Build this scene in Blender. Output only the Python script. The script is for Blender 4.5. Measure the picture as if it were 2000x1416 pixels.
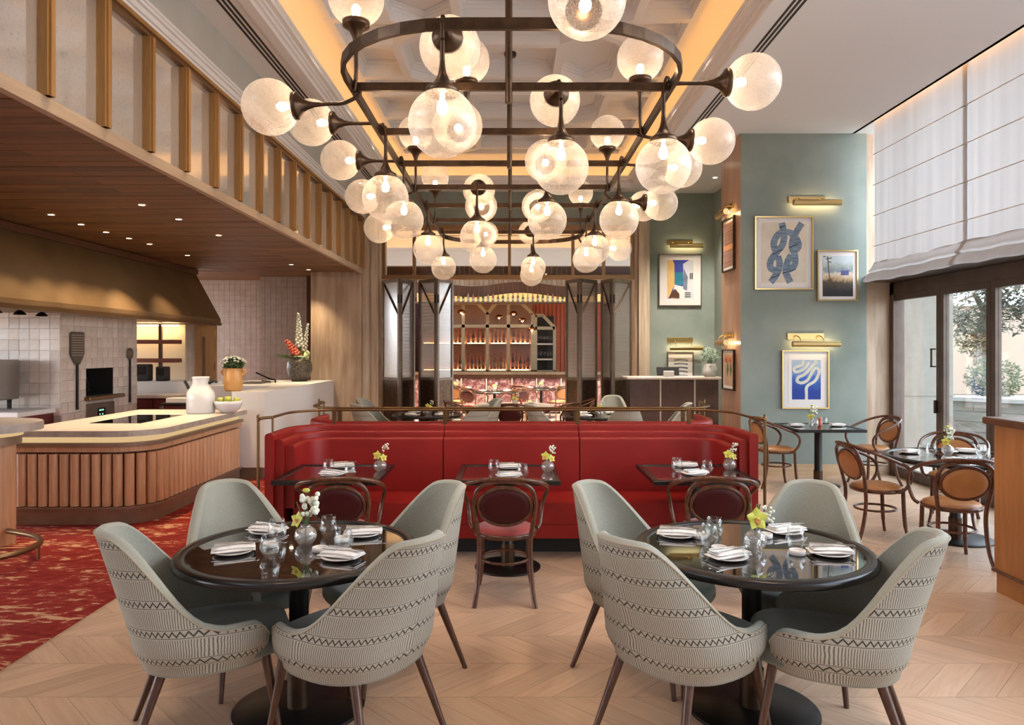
import bpy, math, random
from mathutils import Vector, Matrix
R = random.Random(7)
PI = math.pi
sc = bpy.context.scene
for o in list(bpy.data.objects): bpy.data.objects.remove(o)
C = sc.collection
F, H = 1420.0, 1.72            # focal length in photo pixels, eye height in metres
# ---------------- camera, world, large lights, exposure
cam = bpy.data.cameras.new('camera'); cam.sensor_width = 36; cam.lens = F/2000*36
cam.shift_x = 0.0005; cam.shift_y = -0.0125; cam.clip_start = .05; cam.clip_end = 300
co = bpy.data.objects.new('camera', cam); C.objects.link(co)
co.location = (0, 0, H); co.rotation_euler = (PI/2, 0, 0); sc.camera = co
w = bpy.data.worlds.new('sky'); sc.world = w; w.use_nodes = True
nt = w.node_tree; nt.nodes.clear()
tc = nt.nodes.new('ShaderNodeTexCoord'); sp = nt.nodes.new('ShaderNodeSeparateXYZ')
rp = nt.nodes.new('ShaderNodeValToRGB'); bg = nt.nodes.new('ShaderNodeBackground'); wo = nt.nodes.new('ShaderNodeOutputWorld')
nt.links.new(tc.outputs['Generated'], sp.inputs[0]); nt.links.new(sp.outputs['Z'], rp.inputs[0])
e = rp.color_ramp.elements
e[0].position = 0.0; e[0].color = (.30, .27, .24, 1); e[1].position = .03; e[1].color = (.92, .95, 1, 1)
e2 = rp.color_ramp.elements.new(.6); e2.color = (.72, .84, 1, 1)
nt.links.new(rp.outputs[0], bg.inputs[0]); bg.inputs[1].default_value = 7.0
nt.links.new(bg.outputs[0], wo.inputs[0])
def lamp(name, kind, loc, energy, col=(1, 1, 1), rot=(0, 0, 0), size=.2, size_y=None, spot=None, parent=None, spread=None):
    l = bpy.data.lights.new(name, kind); l.energy = energy; l.color = col
    if kind == 'AREA':
        l.size = size
        if size_y: l.shape = 'RECTANGLE'; l.size_y = size_y
    elif kind == 'SUN': l.angle = size
    else: l.shadow_soft_size = size
    if kind == 'AREA' and spread: l.spread = spread
    if spot: l.spot_size = spot[0]; l.spot_blend = spot[1]
    o = bpy.data.objects.new(name, l); C.objects.link(o); o.location = loc; o.rotation_euler = rot
    if parent: o.parent = parent
    return o
lamp('sun', 'SUN', (-20, 30, 30), 2.0, (1, .93, .82), (0, math.radians(-42), math.radians(-8)), size=.05)
vs = sc.view_settings; vs.view_transform = 'Standard'; vs.look = 'None'; vs.gamma = 1; vs.exposure = 0.4; vs.use_curve_mapping = False
sc.cycles.use_denoising = True; sc.cycles.transparent_max_bounces = 32; sc.cycles.max_bounces = 8
sc.cycles.sample_clamp_indirect = 4; sc.cycles.caustics_reflective = False; sc.cycles.caustics_refractive = False
# ---------------- helpers
def P(px, py, d): return Vector(((px-999)*d/F, d, H-(py-683)*d/F))
def PX(px, d): return (px-999)*d/F
def PZ(py, d): return H-(py-683)*d/F
class MB:
    def __init__(s): s.v = []; s.f = []; s.sm = []; s.uv = {}
    def add(s, vs, fs, smooth=False, M=None):
        o = len(s.v)
        if M is not None: vs = [tuple(M @ Vector(p)) for p in vs]
        s.v += [tuple(p) for p in vs]; s.f += [tuple(i+o for i in f) for f in fs]; s.sm += [smooth]*len(fs)
        return s
    def box(s, x0, x1, y0, y1, z0, z1, M=None):
        if x0 > x1: x0, x1 = x1, x0
        if y0 > y1: y0, y1 = y1, y0
        if z0 > z1: z0, z1 = z1, z0
        return s.add([(x0,y0,z0),(x1,y0,z0),(x1,y1,z0),(x0,y1,z0),(x0,y0,z1),(x1,y0,z1),(x1,y1,z1),(x0,y1,z1)],
            [(3,2,1,0),(4,5,6,7),(0,1,5,4),(1,2,6,5),(2,3,7,6),(3,0,4,7)], False, M)
    def cbox(s, x0, x1, y0, y1, z0, z1, c=.01, M=None):      # box with chamfered edges
        lo = [min(x0,x1), min(y0,y1), min(z0,z1)]; hi = [max(x0,x1), max(y0,y1), max(z0,z1)]
        c = min(c, *[(hi[i]-lo[i])*.45 for i in range(3)])
        vs = []; idx = {}
        for sx in (0,1):
            for sy in (0,1):
                for sz in (0,1):
                    sg = (sx,sy,sz); p = [hi[i] if sg[i] else lo[i] for i in range(3)]
                    for a in range(3):
                        q = [p[i] if i == a else p[i]+(-c if sg[i] else c) for i in range(3)]
                        idx[sg+(a,)] = len(vs); vs.append(tuple(q))
        fs = []
        cen = [(lo[i]+hi[i])/2 for i in range(3)]
        def put(ids):
            a, b, d = [Vector(vs[i]) for i in ids[:3]]
            n = (b-a).cross(d-a); m = sum((Vector(vs[i]) for i in ids), Vector())/len(ids)-Vector(cen)
            fs.append(tuple(ids) if n.dot(m) > 0 else tuple(reversed(ids)))
        for a in range(3):
            b, d = [(1,2),(0,2),(0,1)][a]
            for sa in (0,1):
                ids = []
                for sb, sd in ((0,0),(1,0),(1,1),(0,1)):
                    sg = [0,0,0]; sg[a] = sa; sg[b] = sb; sg[d] = sd; ids.append(idx[tuple(sg)+(a,)])
                put(ids)
            for sb in (0,1):
                for sd in (0,1):
                    g0 = [0,0,0]; g0[b] = sb; g0[d] = sd; g1 = list(g0); g1[a] = 1
                    put([idx[tuple(g0)+(b,)], idx[tuple(g1)+(b,)], idx[tuple(g1)+(d,)], idx[tuple(g0)+(d,)]])
        for sx in (0,1):
            for sy in (0,1):
                for sz in (0,1): put([idx[(sx,sy,sz,a)] for a in range(3)])
        return s.add(vs, fs, False, M)
    def prism(s, poly, z0, z1, M=None, smooth=False):
        n = len(poly)
        ar = sum(poly[i][0]*poly[(i+1) % n][1]-poly[(i+1) % n][0]*poly[i][1] for i in range(n))
        if ar < 0: poly = poly[::-1]
        vs = [(x,y,z0) for x,y in poly]+[(x,y,z1) for x,y in poly]
        s.add(vs, [tuple(range(n-1,-1,-1)), tuple(range(n,2*n))], False, M)
        return s.add(vs, [(i,(i+1) % n,n+(i+1) % n,n+i) for i in range(n)], smooth, M)
    def tube(s, pts, r, n=8, closed=False, M=None, flat=None):
        pts = [Vector(p) for p in pts]; m = len(pts)
        if not hasattr(r, '__len__'): r = [r]*m
        T = []
        for i in range(m):
            a = pts[(i-1) % m] if closed or i else pts[0]; b = pts[(i+1) % m] if closed or i < m-1 else pts[-1]
            t = b-a; T.append(t.normalized() if t.length > 1e-9 else Vector((0,0,1)))
        up = Vector((0,0,1)) if abs(T[0].z) < .9 else Vector((1,0,0))
        N = (up-T[0]*up.dot(T[0])).normalized(); vs = []
        for i in range(m):
            N = (N-T[i]*N.dot(T[i])); N = N.normalized() if N.length > 1e-6 else T[i].orthogonal().normalized()
            B = T[i].cross(N)
            for k in range(n):
                an = 2*PI*(k+.5)/n; f = flat or 1
                vs.append(tuple(pts[i]+(N*math.cos(an)+B*math.sin(an)*f)*r[i]))
        fs = []
        for i in range(m if closed else m-1):
            j = (i+1) % m
            for k in range(n): fs.append((i*n+k, i*n+(k+1) % n, j*n+(k+1) % n, j*n+k))
        s.add(vs, fs, n > 5, M)
        if not closed:
            s.add(vs[:n], [tuple(range(n-1,-1,-1))], False, M); s.add(vs[-n:], [tuple(range(n))], False, M)
        return s
    def lathe(s, prof, n=24, c=(0,0,0), M=None, smooth=True):   # prof: (r, z) from bottom to top
        vs = []
        for r, z in prof:
            for k in range(n):
                a = 2*PI*k/n; vs.append((c[0]+max(r,1e-4)*math.cos(a), c[1]+max(r,1e-4)*math.sin(a), c[2]+z))
        fs = [(i*n+k, i*n+(k+1) % n, (i+1)*n+(k+1) % n, (i+1)*n+k) for i in range(len(prof)-1) for k in range(n)]
        return s.add(vs, fs, smooth, M)
    def sphere(s, r, c=(0,0,0), n=16, m=10, M=None, sq=(1,1,1)):
        pr = [(r*math.sin(PI*i/m), -r*math.cos(PI*i/m)) for i in range(m+1)]
        MM = Matrix.Translation(c) @ Matrix.Diagonal((sq[0],sq[1],sq[2],1))
        return s.lathe(pr, n, M=(M @ MM) if M is not None else MM)
    def grid(s, fn, nu, nv, cu=False, M=None, flip=False, uv=None):
        o = len(s.v); vs = [fn(i/(nu if cu else nu-1), j/(nv-1)) for i in range(nu) for j in range(nv)]
        fs = []
        for i in range(nu if cu else nu-1):
            for j in range(nv-1):
                a = i*nv+j; b = ((i+1) % nu)*nv+j; q = (a, b, b+1, a+1); fs.append(q[::-1] if flip else q)
        s.add(vs, fs, True, M)
        if uv:
            for i in range(nu):
                for j in range(nv): s.uv[o+i*nv+j] = uv(i/(nu if cu else nu-1), j/(nv-1))
        return s
    def build(s, name, mat, parent=None, loc=None, mats=None):
        me = bpy.data.meshes.new(name); me.from_pydata(s.v, [], s.f)
        me.polygons.foreach_set('use_smooth', s.sm)
        if s.uv:
            ul = me.uv_layers.new(name='UVMap')
            for l in me.loops: ul.data[l.index].uv = s.uv.get(l.vertex_index, (0, 0))
        me.materials.append(mat); me.update()
        o = bpy.data.objects.new(name, me); C.objects.link(o)
        if parent: o.parent = parent
        if loc: o.location = loc
        return o
def inst(name, src, parent=None, loc=(0,0,0), rot=(0,0,0), scl=(1,1,1)):   # another object on the same mesh data
    o = bpy.data.objects.new(name, src.data); C.objects.link(o); o.location = loc; o.rotation_euler = rot; o.scale = scl
    if parent: o.parent = parent
    return o
def cr(pts, n=6, closed=False):           # Catmull-Rom curve through the points
    pts = [Vector(p) for p in pts]; m = len(pts); out = []
    for i in range(m if closed else m-1):
        g = lambda k: pts[k % m] if closed else pts[min(max(k, 0), m-1)]
        p0, p1, p2, p3 = g(i-1), g(i), g(i+1), g(i+2)
        for j in range(n):
            t = j/n
            out.append(.5*((2*p1)+(p2-p0)*t+(2*p0-5*p1+4*p2-p3)*t*t+(3*p1-p0-3*p2+p3)*t**3))
    if not closed: out.append(pts[-1])
    return out
def tag(o, label=None, cat=None, group=None, kind=None):
    if label: o['label'] = label
    if cat: o['category'] = cat
    if group: o['group'] = group
    if kind: o['kind'] = kind
    return o
def thing(name, label, cat, loc=(0,0,0), rz=0, group=None):
    o = bpy.data.objects.new(name, None); C.objects.link(o); o.location = loc; o.rotation_euler = (0,0,rz)
    o.empty_display_size = .1
    return tag(o, label, cat, group)
KIDS = {}
def dup(root, loc, rz=0, label=None, group=None):
    r = root.copy(); C.objects.link(r); r.location = loc; r.rotation_euler = (0,0,rz)
    if label: r['label'] = label
    if group: r['group'] = group
    for ch in root.children:
        c = ch.copy(); C.objects.link(c); c.parent = r
        for g in ch.children:
            d = g.copy(); C.objects.link(d); d.parent = c
    return r
def Mz(loc, rz=0, rx=0, ry=0): return Matrix.Translation(loc) @ Matrix.Rotation(rz,4,'Z') @ Matrix.Rotation(ry,4,'Y') @ Matrix.Rotation(rx,4,'X')
# ---------------- materials
def new_mat(name):
    m = bpy.data.materials.new(name); m.use_nodes = True; t = m.node_tree; t.nodes.clear()
    out = t.nodes.new('ShaderNodeOutputMaterial'); return m, t, out
def c4(c): return (c[0], c[1], c[2], 1)
def node(t, typ, ins=None, **kw):
    n = t.nodes.new(typ)
    for k, v in kw.items(): setattr(n, k, v)
    for k, v in (ins or {}).items():
        if hasattr(v, 'is_output'): t.links.new(v, n.inputs[k])
        else: n.inputs[k].default_value = v
    return n
def math_(t, op, a, b=0.0, c=0.0):
    n = node(t, 'ShaderNodeMath', operation=op)
    for i, x in enumerate((a, b, c)):
        if hasattr(x, 'is_output'): t.links.new(x, n.inputs[i])
        else: n.inputs[i].default_value = x
    return n.outputs[0]
def mixc(t, fac, a, b, blend='MIX'):
    n = node(t, 'ShaderNodeMix', data_type='RGBA', blend_type=blend)
    for k, x in ((0, fac), (6, a), (7, b)):
        if hasattr(x, 'is_output'): t.links.new(x, n.inputs[k])
        else: n.inputs[k].default_value = x if k == 0 else c4(x)
    return n.outputs[2]
def ramp(t, fac, stops):
    n = node(t, 'ShaderNodeValToRGB', {0: fac}); el = n.color_ramp.elements
    while len(el) < len(stops): el.new(.5)
    for e_, (p, c) in zip(el, stops): e_.position = p; e_.color = c4(c)
    return n.outputs[0]
def coords(t, scale=(1,1,1), rot=(0,0,0), which='Object'):
    tc = node(t, 'ShaderNodeTexCoord'); mp = node(t, 'ShaderNodeMapping', {0: tc.outputs[which], 'Scale': scale, 'Rotation': rot})
    return mp.outputs[0]
def noise(t, vec, scale=5, detail=4, rough=.5, dist=0):
    return node(t, 'ShaderNodeTexNoise', {'Vector': vec, 'Scale': scale, 'Detail': detail, 'Roughness': rough, 'Distortion': dist}).outputs[0]
def bsdf(t, out, col, rough=.5, metal=0, spec=.5, coat=0, bump=None, bstr=.2, bdist=.01, sheen=0, trans=None):
    b = node(t, 'ShaderNodeBsdfPrincipled')
    for k, x in (('Base Color', col), ('Roughness', rough), ('Metallic', metal), ('Specular IOR Level', spec), ('Coat Weight', coat), ('Sheen Weight', sheen)):
        if hasattr(x, 'is_output'): t.links.new(x, b.inputs[k])
        else: b.inputs[k].default_value = c4(x) if k == 'Base Color' else x
    if bump is not None:
        bn = node(t, 'ShaderNodeBump', {'Strength': bstr, 'Distance': bdist, 'Height': bump}); t.links.new(bn.outputs[0], b.inputs['Normal'])
    t.links.new(b.outputs[0], out.inputs[0]); return b
def pm(name, col, rough=.5, metal=0, spec=.5, col2=None, scale=8, detail=4, stretch=(1,1,1), lo=.35, hi=.65, coat=0, bump=0, bscale=None, rnd=0, sheen=0, bdist=.005, which='Object'):
    """plain or two-tone surface: noise between col and col2, optional relief and per-object tone"""
    m, t, out = new_mat(name); cc = col; nz = None
    if col2 is not None or bump:
        v = coords(t, stretch, which=which); nz = noise(t, v, scale, detail)
        if col2 is not None: cc = ramp(t, nz, [(lo, col), (hi, col2)])
        if bscale: nz = noise(t, v, bscale, 3)
    if rnd:
        oi = node(t, 'ShaderNodeObjectInfo'); f = math_(t, 'MULTIPLY_ADD', oi.outputs['Random'], 2*rnd, 1-rnd)
        hs = node(t, 'ShaderNodeHueSaturation', {'Value': f}); 
        if hasattr(cc, 'is_output'): t.links.new(cc, hs.inputs['Color'])
        else: hs.inputs['Color'].default_value = c4(cc)
        cc = hs.outputs[0]
    bsdf(t, out, cc, rough, metal, spec, coat, nz if bump else None, bump, bdist, sheen); return m
def emit(name, col, strength):
    m, t, out = new_mat(name); e_ = node(t, 'ShaderNodeEmission', {0: c4(col), 1: strength}); t.links.new(e_.outputs[0], out.inputs[0]); return m
def glassy(name, tint=(.97,.98,.97), gloss=.12, rough=.02, haze=0, hazecol=(.8,.8,.8), k=.38):
    m, t, out = new_mat(name)
    tr = node(t, 'ShaderNodeBsdfTransparent', {0: c4(tint)}); gl = node(t, 'ShaderNodeBsdfGlossy', {0: (1,1,1,1), 'Roughness': rough})
    lw = node(t, 'ShaderNodeLayerWeight', {0: .35}); fac = math_(t, 'MULTIPLY_ADD', lw.outputs['Facing'], k, gloss*.3)
    base = tr.outputs[0]
    if haze:
        df = node(t, 'ShaderNodeBsdfTranslucent', {0: c4(hazecol)}); d2 = node(t, 'ShaderNodeBsdfDiffuse', {0: c4(hazecol)})
        mm = node(t, 'ShaderNodeMixShader', {0: .5, 1: df.outputs[0], 2: d2.outputs[0]}); ms = node(t, 'ShaderNodeMixShader', {0: haze, 1: base, 2: mm.outputs[0]}); base = ms.outputs[0]
    mx = node(t, 'ShaderNodeMixShader', {0: fac, 1: base, 2: gl.outputs[0]}); t.links.new(mx.outputs[0], out.inputs[0]); return m
def woodm(name, a, b, rough=.4, ax='x', scale=1.0, rnd=0, coat=0, bump=.05):
    """long-grained wood, grain along the axis ax of the object"""
    m, t, out = new_mat(name)
    st = {'x': (.6,9,9), 'y': (9,.6,9), 'z': (9,9,.6)}[ax]
    v = coords(t, tuple(k*scale for k in st)); oi = node(t, 'ShaderNodeObjectInfo')
    va = node(t, 'ShaderNodeVectorMath', {0: v}, operation='ADD'); 
    sx = node(t, 'ShaderNodeCombineXYZ', {0: math_(t, 'MULTIPLY', oi.outputs['Random'], 37.0), 1: math_(t, 'MULTIPLY', oi.outputs['Random'], 91.0)})
    t.links.new(sx.outputs[0], va.inputs[1])
    n1 = noise(t, va.outputs[0], 2.2, 6, .6, .8); n2 = noise(t, va.outputs[0], 14, 3, .5)
    f = math_(t, 'ADD', math_(t, 'MULTIPLY', n1, .75), math_(t, 'MULTIPLY', n2, .25))
    cc = ramp(t, f, [(.33, a), (.66, b)])
    if rnd:
        hs = node(t, 'ShaderNodeHueSaturation', {'Value': math_(t, 'MULTIPLY_ADD', oi.outputs['Random'], 2*rnd, 1-rnd), 'Color': cc}); cc = hs.outputs[0]
    bsdf(t, out, cc, rough, coat=coat, bump=f, bstr=bump, bdist=.003); return m
M = {}
M['white'] = pm('white_plaster', (.78,.74,.71), .8)
M['ceiling'] = pm('ceiling_paint', (.82,.82,.83), .85)
M['upperwall'] = pm('pale_grey_plaster', (.46,.475,.46), .8, col2=(.52,.53,.515), scale=2, detail=6)
M['green'] = pm('green_plaster', (.215,.262,.235), .75, col2=(.285,.325,.29), scale=1.6, detail=8, bump=.15, bscale=14)
M['travertine'] = pm('travertine', (.36,.25,.165), .45, col2=(.56,.43,.31), scale=2.2, detail=9, stretch=(3.5,3.5,.45), lo=.36, hi=.62, bump=.25, bscale=9)
M['stonetrim'] = pm('stone_trim', (.42,.31,.21), .5, col2=(.60,.50,.38), scale=3, detail=6, stretch=(4,4,.4))
M['soffit'] = woodm('soffit_wood', (.10,.042,.015), (.22,.105,.04), .5, 'x', rnd=.3)
M['ochrewood'] = woodm('ochre_wood', (.30,.145,.04), (.42,.225,.075), .45, 'z')
M['edgewood'] = woodm('edge_wood', (.42,.30,.20), (.52,.39,.27), .5, 'y')
M['oakflute'] = woodm('oak_flute', (.46,.235,.12), (.62,.36,.205), .45, 'z', rnd=.08)
M['oakcase'] = woodm('oak_case', (.30,.12,.035), (.43,.19,.065), .4, 'z')
M['oakdoor'] = woodm('oak_door', (.36,.20,.08), (.48,.29,.13), .45, 'z')
M['darkwood'] = woodm('dark_wood', (.075,.030,.016), (.13,.055,.028), .35, 'z')
M['bentwood'] = pm('bent_beech', (.075,.022,.009), .26, col2=(.125,.042,.018), scale=30, spec=.55)
M['walnut'] = pm('walnut_leg', (.055,.020,.010), .32, col2=(.10,.04,.02), scale=20, stretch=(3,3,.4))
M['basewood'] = woodm('baseboard_oak', (.50,.33,.18), (.62,.44,.27), .5, 'x')
M['red'] = pm('red_leather', (.235,.010,.008), .42, spec=.3, col2=(.28,.013,.010), scale=3, bump=.08, bscale=220, bdist=.001)
M['redseat'] = pm('red_velvet', (.27,.018,.016), .55, col2=(.32,.024,.02), scale=5, sheen=.3)
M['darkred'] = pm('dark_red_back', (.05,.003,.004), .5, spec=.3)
M['redcab'] = pm('oxblood_lacquer', (.11,.014,.012), .35)
M['tan'] = pm('tan_leather', (.40,.17,.055), .42, col2=(.47,.215,.075), scale=6)
M['sage'] = pm('sage_fabric', (.285,.285,.235), .9, col2=(.345,.34,.285), scale=240, stretch=(1,1,.4), bump=.1, bdist=.001, sheen=.2)
M['sageseat'] = pm('grey_green_velvet', (.105,.12,.10), .8, col2=(.13,.145,.125), scale=8, sheen=.35)
M['black'] = pm('black_lacquer', (.010,.008,.008), .26, spec=.4)
M['tableglass'] = pm('table_glass', (.012,.009,.007), .015, spec=1.0, coat=1.0)
M['blackmetal'] = pm('black_metal', (.02,.018,.017), .38, metal=.7)
M['blackmatt'] = pm('black_matt', (.012,.011,.011), .6)
M['bronze'] = pm('dark_bronze', (.062,.038,.024), .33, metal=.85, col2=(.10,.06,.036), scale=14)
M['bronzewarm'] = pm('warm_bronze', (.22,.13,.065), .35, metal=.85)
M['frame_bronze'] = pm('door_bronze', (.16,.125,.095), .42, metal=.6, col2=(.21,.165,.125), scale=6)
M['brass'] = pm('brass', (.62,.44,.19), .28, metal=1)
M['oldbrass'] = pm('aged_brass', (.17,.095,.04), .38, metal=.9)
M['hood'] = pm('hood_bronze', (.17,.10,.042), .5, metal=.3, col2=(.23,.14,.065), scale=1.3, detail=5)
M['steel'] = pm('steel', (.45,.43,.41), .3, metal=1)
M['darksteel'] = pm('dark_steel', (.15,.14,.13), .35, metal=.9)
M['tile'] = pm('glazed_tile', (.60,.52,.45), .16, col2=(.70,.62,.55), scale=6, rnd=.10, bump=.35, bscale=10, bdist=.006)
M['grout'] = pm('grout', (.42,.36,.30), .9)
M['whitestone'] = pm('white_solid_surface', (.80,.77,.74), .45)
M['topstone'] = pm('counter_stone', (.66,.55,.46), .35, col2=(.72,.61,.52), scale=20)
M['topedge'] = pm('counter_edge', (.33,.28,.24), .45, col2=(.45,.38,.32), scale=9, detail=6)
M['pewter'] = pm('pewter_band', (.23,.15,.10), .4, metal=.4, col2=(.28,.19,.13), scale=6)
M['porcelain'] = pm('porcelain', (.82,.80,.78), .18, coat=.3)
M['linen'] = pm('linen_napkin', (.86,.82,.79), .9, col2=(.80,.76,.72), scale=60)
M['plate'] = pm('stoneware_plate', (.72,.68,.65), .35)
M['cutlery'] = pm('cutlery_steel', (.55,.53,.50), .2, metal=1)
M['glass'] = glassy('clear_glass', (.97,.975,.97), .06, .01, k=.30)
M['windowglass'] = glassy('window_glass', (.93,.95,.95), .06, .01)
M['ribglass'] = glassy('ribbed_glass', (.80,.78,.76), .25, .18, .38, (.62,.60,.58))
M['cabglass'] = glassy('smoked_cabinet_glass', (.80,.66,.58), .12, .08, .10, (.55,.38,.32))
M['terracotta'] = pm('ochre_glaze', (.62,.31,.09), .3, col2=(.70,.38,.13), scale=5)
M['leaf'] = pm('leaf_green', (.07,.13,.035), .5, rnd=.25)
M['palefoliage'] = pm('pale_foliage', (.26,.34,.25), .6)
M['olive'] = pm('olive_leaf', (.045,.055,.028), .6, rnd=.2, col2=(.10,.105,.06), scale=1.2)
M['shrub'] = pm('shrub_leaf', (.02,.04,.01), .6, col2=(.055,.085,.02), scale=2)
M['bark'] = pm('bark', (.12,.095,.07), .9, col2=(.20,.165,.13), scale=6, stretch=(3,3,.6))
M['orchid'] = pm('orchid_yellow', (.50,.52,.05), .5, col2=(.64,.62,.12), scale=12)
M['orchidlip'] = pm('orchid_lip', (.55,.16,.05), .5, col2=(.75,.45,.10), scale=60)
M['whiteflower'] = pm('white_blossom', (.80,.80,.66), .7)
M['redflower'] = pm('red_blossom', (.55,.075,.04), .6, col2=(.66,.16,.09), scale=30)
M['apple'] = pm('green_apple', (.40,.46,.05), .35, col2=(.52,.52,.10), scale=8)
M['marble'] = pm('pale_marble', (.70,.64,.58), .2, col2=(.80,.75,.70), scale=3, detail=7)
M['leather'] = pm('plum_leather', (.075,.045,.042), .5, col2=(.105,.065,.058), scale=6)
M['coral'] = pm('coral_panel', (.44,.10,.05), .5)
M['bulb'] = emit('bulb_glow', (1,.68,.40), 48)
M['cove'] = emit('cove_led', (1,.47,.13), 7.5)
M['warmled'] = emit('warm_led', (1,.66,.30), 9)
M['spotglow'] = emit('downlight_glow', (1,.80,.55), 30)
M['pictureled'] = emit('picture_led', (1,.70,.36), 26)
M['stripled'] = emit('counter_led', (1,.68,.34), .55)
M['palebrass'] = pm('pale_brass', (.42,.35,.24), .4, metal=.5)
M['cove2'] = emit('bar_cove_led', (1,.50,.17), 7)
M['barled'] = emit('bar_shelf_led', (1,.64,.34), 34)
# bubbly glass of the globes
m, t, out = new_mat('seeded_glass'); M['globe'] = m
v = coords(t); n1 = noise(t, v, 210, 3, .6)
sp_ = ramp(t, n1, [(.44, (.25,.25,.25)), (.62, (1,1,1))])
tr = node(t, 'ShaderNodeBsdfTransparent', {0: (.98,.96,.94,1)})
tl = node(t, 'ShaderNodeBsdfTranslucent', {0: (.95,.90,.84,1)}); df = node(t, 'ShaderNodeBsdfDiffuse', {0: (.9,.88,.86,1)})
mt = node(t, 'ShaderNodeMixShader', {0: .35, 1: tl.outputs[0], 2: df.outputs[0]})
lw = node(t, 'ShaderNodeLayerWeight', {0: .4})
fz = math_(t, 'ADD', math_(t, 'MULTIPLY', sp_, .20), math_(t, 'MULTIPLY_ADD', lw.outputs['Facing'], .20, .10))
m1 = node(t, 'ShaderNodeMixShader', {0: fz, 1: tr.outputs[0], 2: mt.outputs[0]})
bn = node(t, 'ShaderNodeBump', {'Strength': .25, 'Distance': .002, 'Height': n1})
gl = node(t, 'ShaderNodeBsdfGlossy', {0: (1,1,1,1), 'Roughness': .12, 'Normal': bn.outputs[0]})
m2 = node(t, 'ShaderNodeMixShader', {0: math_(t, 'MULTIPLY_ADD', lw.outputs['Facing'], .16, .0), 1: m1.outputs[0], 2: gl.outputs[0]})
t.links.new(m2.outputs[0], out.inputs[0])
# oak floor planks: tone per plank from object random or the face attribute
m, t, out = new_mat('oak_plank'); M['plank'] = m
oi = node(t, 'ShaderNodeObjectInfo'); at = node(t, 'ShaderNodeAttribute', attribute_name='tone')
rr = math_(t, 'FRACT', math_(t, 'ADD', oi.outputs['Random'], at.outputs['Fac']))
tcn = node(t, 'ShaderNodeTexCoord'); at2 = node(t, 'ShaderNodeAttribute', attribute_name='lean')
geo = node(t, 'ShaderNodeNewGeometry')
sgn = math_(t, 'MULTIPLY', at2.outputs['Fac'], PI/4)
vr = node(t, 'ShaderNodeVectorRotate', {'Vector': geo.outputs['Position'], 'Angle': sgn}, rotation_type='Z_AXIS')
mp = node(t, 'ShaderNodeMapping', {0: vr.outputs[0], 'Scale': (16, 1.1, 1)})
cx = node(t, 'ShaderNodeCombineXYZ', {0: math_(t, 'MULTIPLY', rr, 53.0), 1: math_(t, 'MULTIPLY', rr, 19.0)})
va = node(t, 'ShaderNodeVectorMath', {0: mp.outputs[0], 1: cx.outputs[0]}, operation='ADD')
n1 = noise(t, va.outputs[0], 1.6, 7, .6, 1.2)
cc = ramp(t, n1, [(.25, (.47,.31,.20)), (.55, (.58,.40,.275)), (.8, (.62,.44,.31))])
hs = node(t, 'ShaderNodeHueSaturation', {'Value': math_(t, 'MULTIPLY_ADD', rr, .22, .90), 'Color': cc})
bsdf(t, out, hs.outputs[0], .34, bump=n1, bstr=.06, bdist=.002)
# red marbled carpet
m, t, out = new_mat('marbled_carpet'); M['carpet'] = m
v = coords(t, (1.0,2.6,1), (0,0,math.radians(-52)))
n1 = noise(t, v, 3.4, 9, .68, .7); n2 = noise(t, v, 9, 5, .6, .4); n3 = noise(t, v, .7, 3)
f = math_(t, 'ADD', math_(t, 'MULTIPLY', n1, .62), math_(t, 'MULTIPLY', n2, .38)); f = math_(t, 'ADD', f, math_(t, 'MULTIPLY_ADD', n3, .16, -.08))
cc = ramp(t, f, [(.36, (.15,.012,.010)), (.505, (.25,.024,.017)), (.55, (.28,.05,.032)), (.575, (.56,.31,.17)), (.72, (.64,.40,.25))])
nb = noise(t, coords(t), 300, 2)
bsdf(t, out, cc, 1.0, spec=.1, bump=nb, bstr=.3, bdist=.003)
# woven zigzag upholstery, laid out on the shell's own unwrapping (metres)
m, t, out = new_mat('zigzag_weave'); M['zigzag'] = m
uvn = node(t, 'ShaderNodeUVMap'); sep = node(t, 'ShaderNodeSeparateXYZ', {0: uvn.outputs[0]}); U, V = sep.outputs[0], sep.outputs[1]
per = .115
vv = math_(t, 'MULTIPLY', math_(t, 'FRACT', math_(t, 'DIVIDE', V, per)), per)
tri = math_(t, 'MULTIPLY', math_(t, 'PINGPONG', U, .0135), 1.4)
zz = math_(t, 'LESS_THAN', math_(t, 'ABSOLUTE', math_(t, 'SUBTRACT', math_(t, 'SUBTRACT', vv, .012), tri)), .0042)
l1 = math_(t, 'LESS_THAN', math_(t, 'ABSOLUTE', math_(t, 'SUBTRACT', vv, .006)), .0011)
l2 = math_(t, 'LESS_THAN', math_(t, 'ABSOLUTE', math_(t, 'SUBTRACT', vv, .038)), .0011)
nz = noise(t, uvn.outputs[0], 30, 3); Uw = math_(t, 'ADD', U, math_(t, 'MULTIPLY_ADD', nz, .006, -.003))
st = math_(t, 'LESS_THAN', math_(t, 'FRACT', math_(t, 'DIVIDE', Uw, .0088)), .36)
inband = math_(t, 'LESS_THAN', vv, .042)
st = math_(t, 'MULTIPLY', st, math_(t, 'SUBTRACT', 1, inband))
tri2 = math_(t, 'LESS_THAN', math_(t, 'FRACT', math_(t, 'DIVIDE', math_(t, 'ADD', vv, tri), .0085)), .25)
tri2 = math_(t, 'MULTIPLY', math_(t, 'MULTIPLY', tri2, inband), .5)
ff = math_(t, 'MAXIMUM', math_(t, 'MAXIMUM', zz, math_(t, 'MAXIMUM', l1, l2)), math_(t, 'MAXIMUM', math_(t, 'MULTIPLY', st, .78), tri2))
cc = mixc(t, ff, (.42,.385,.32), (.06,.05,.04))
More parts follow.
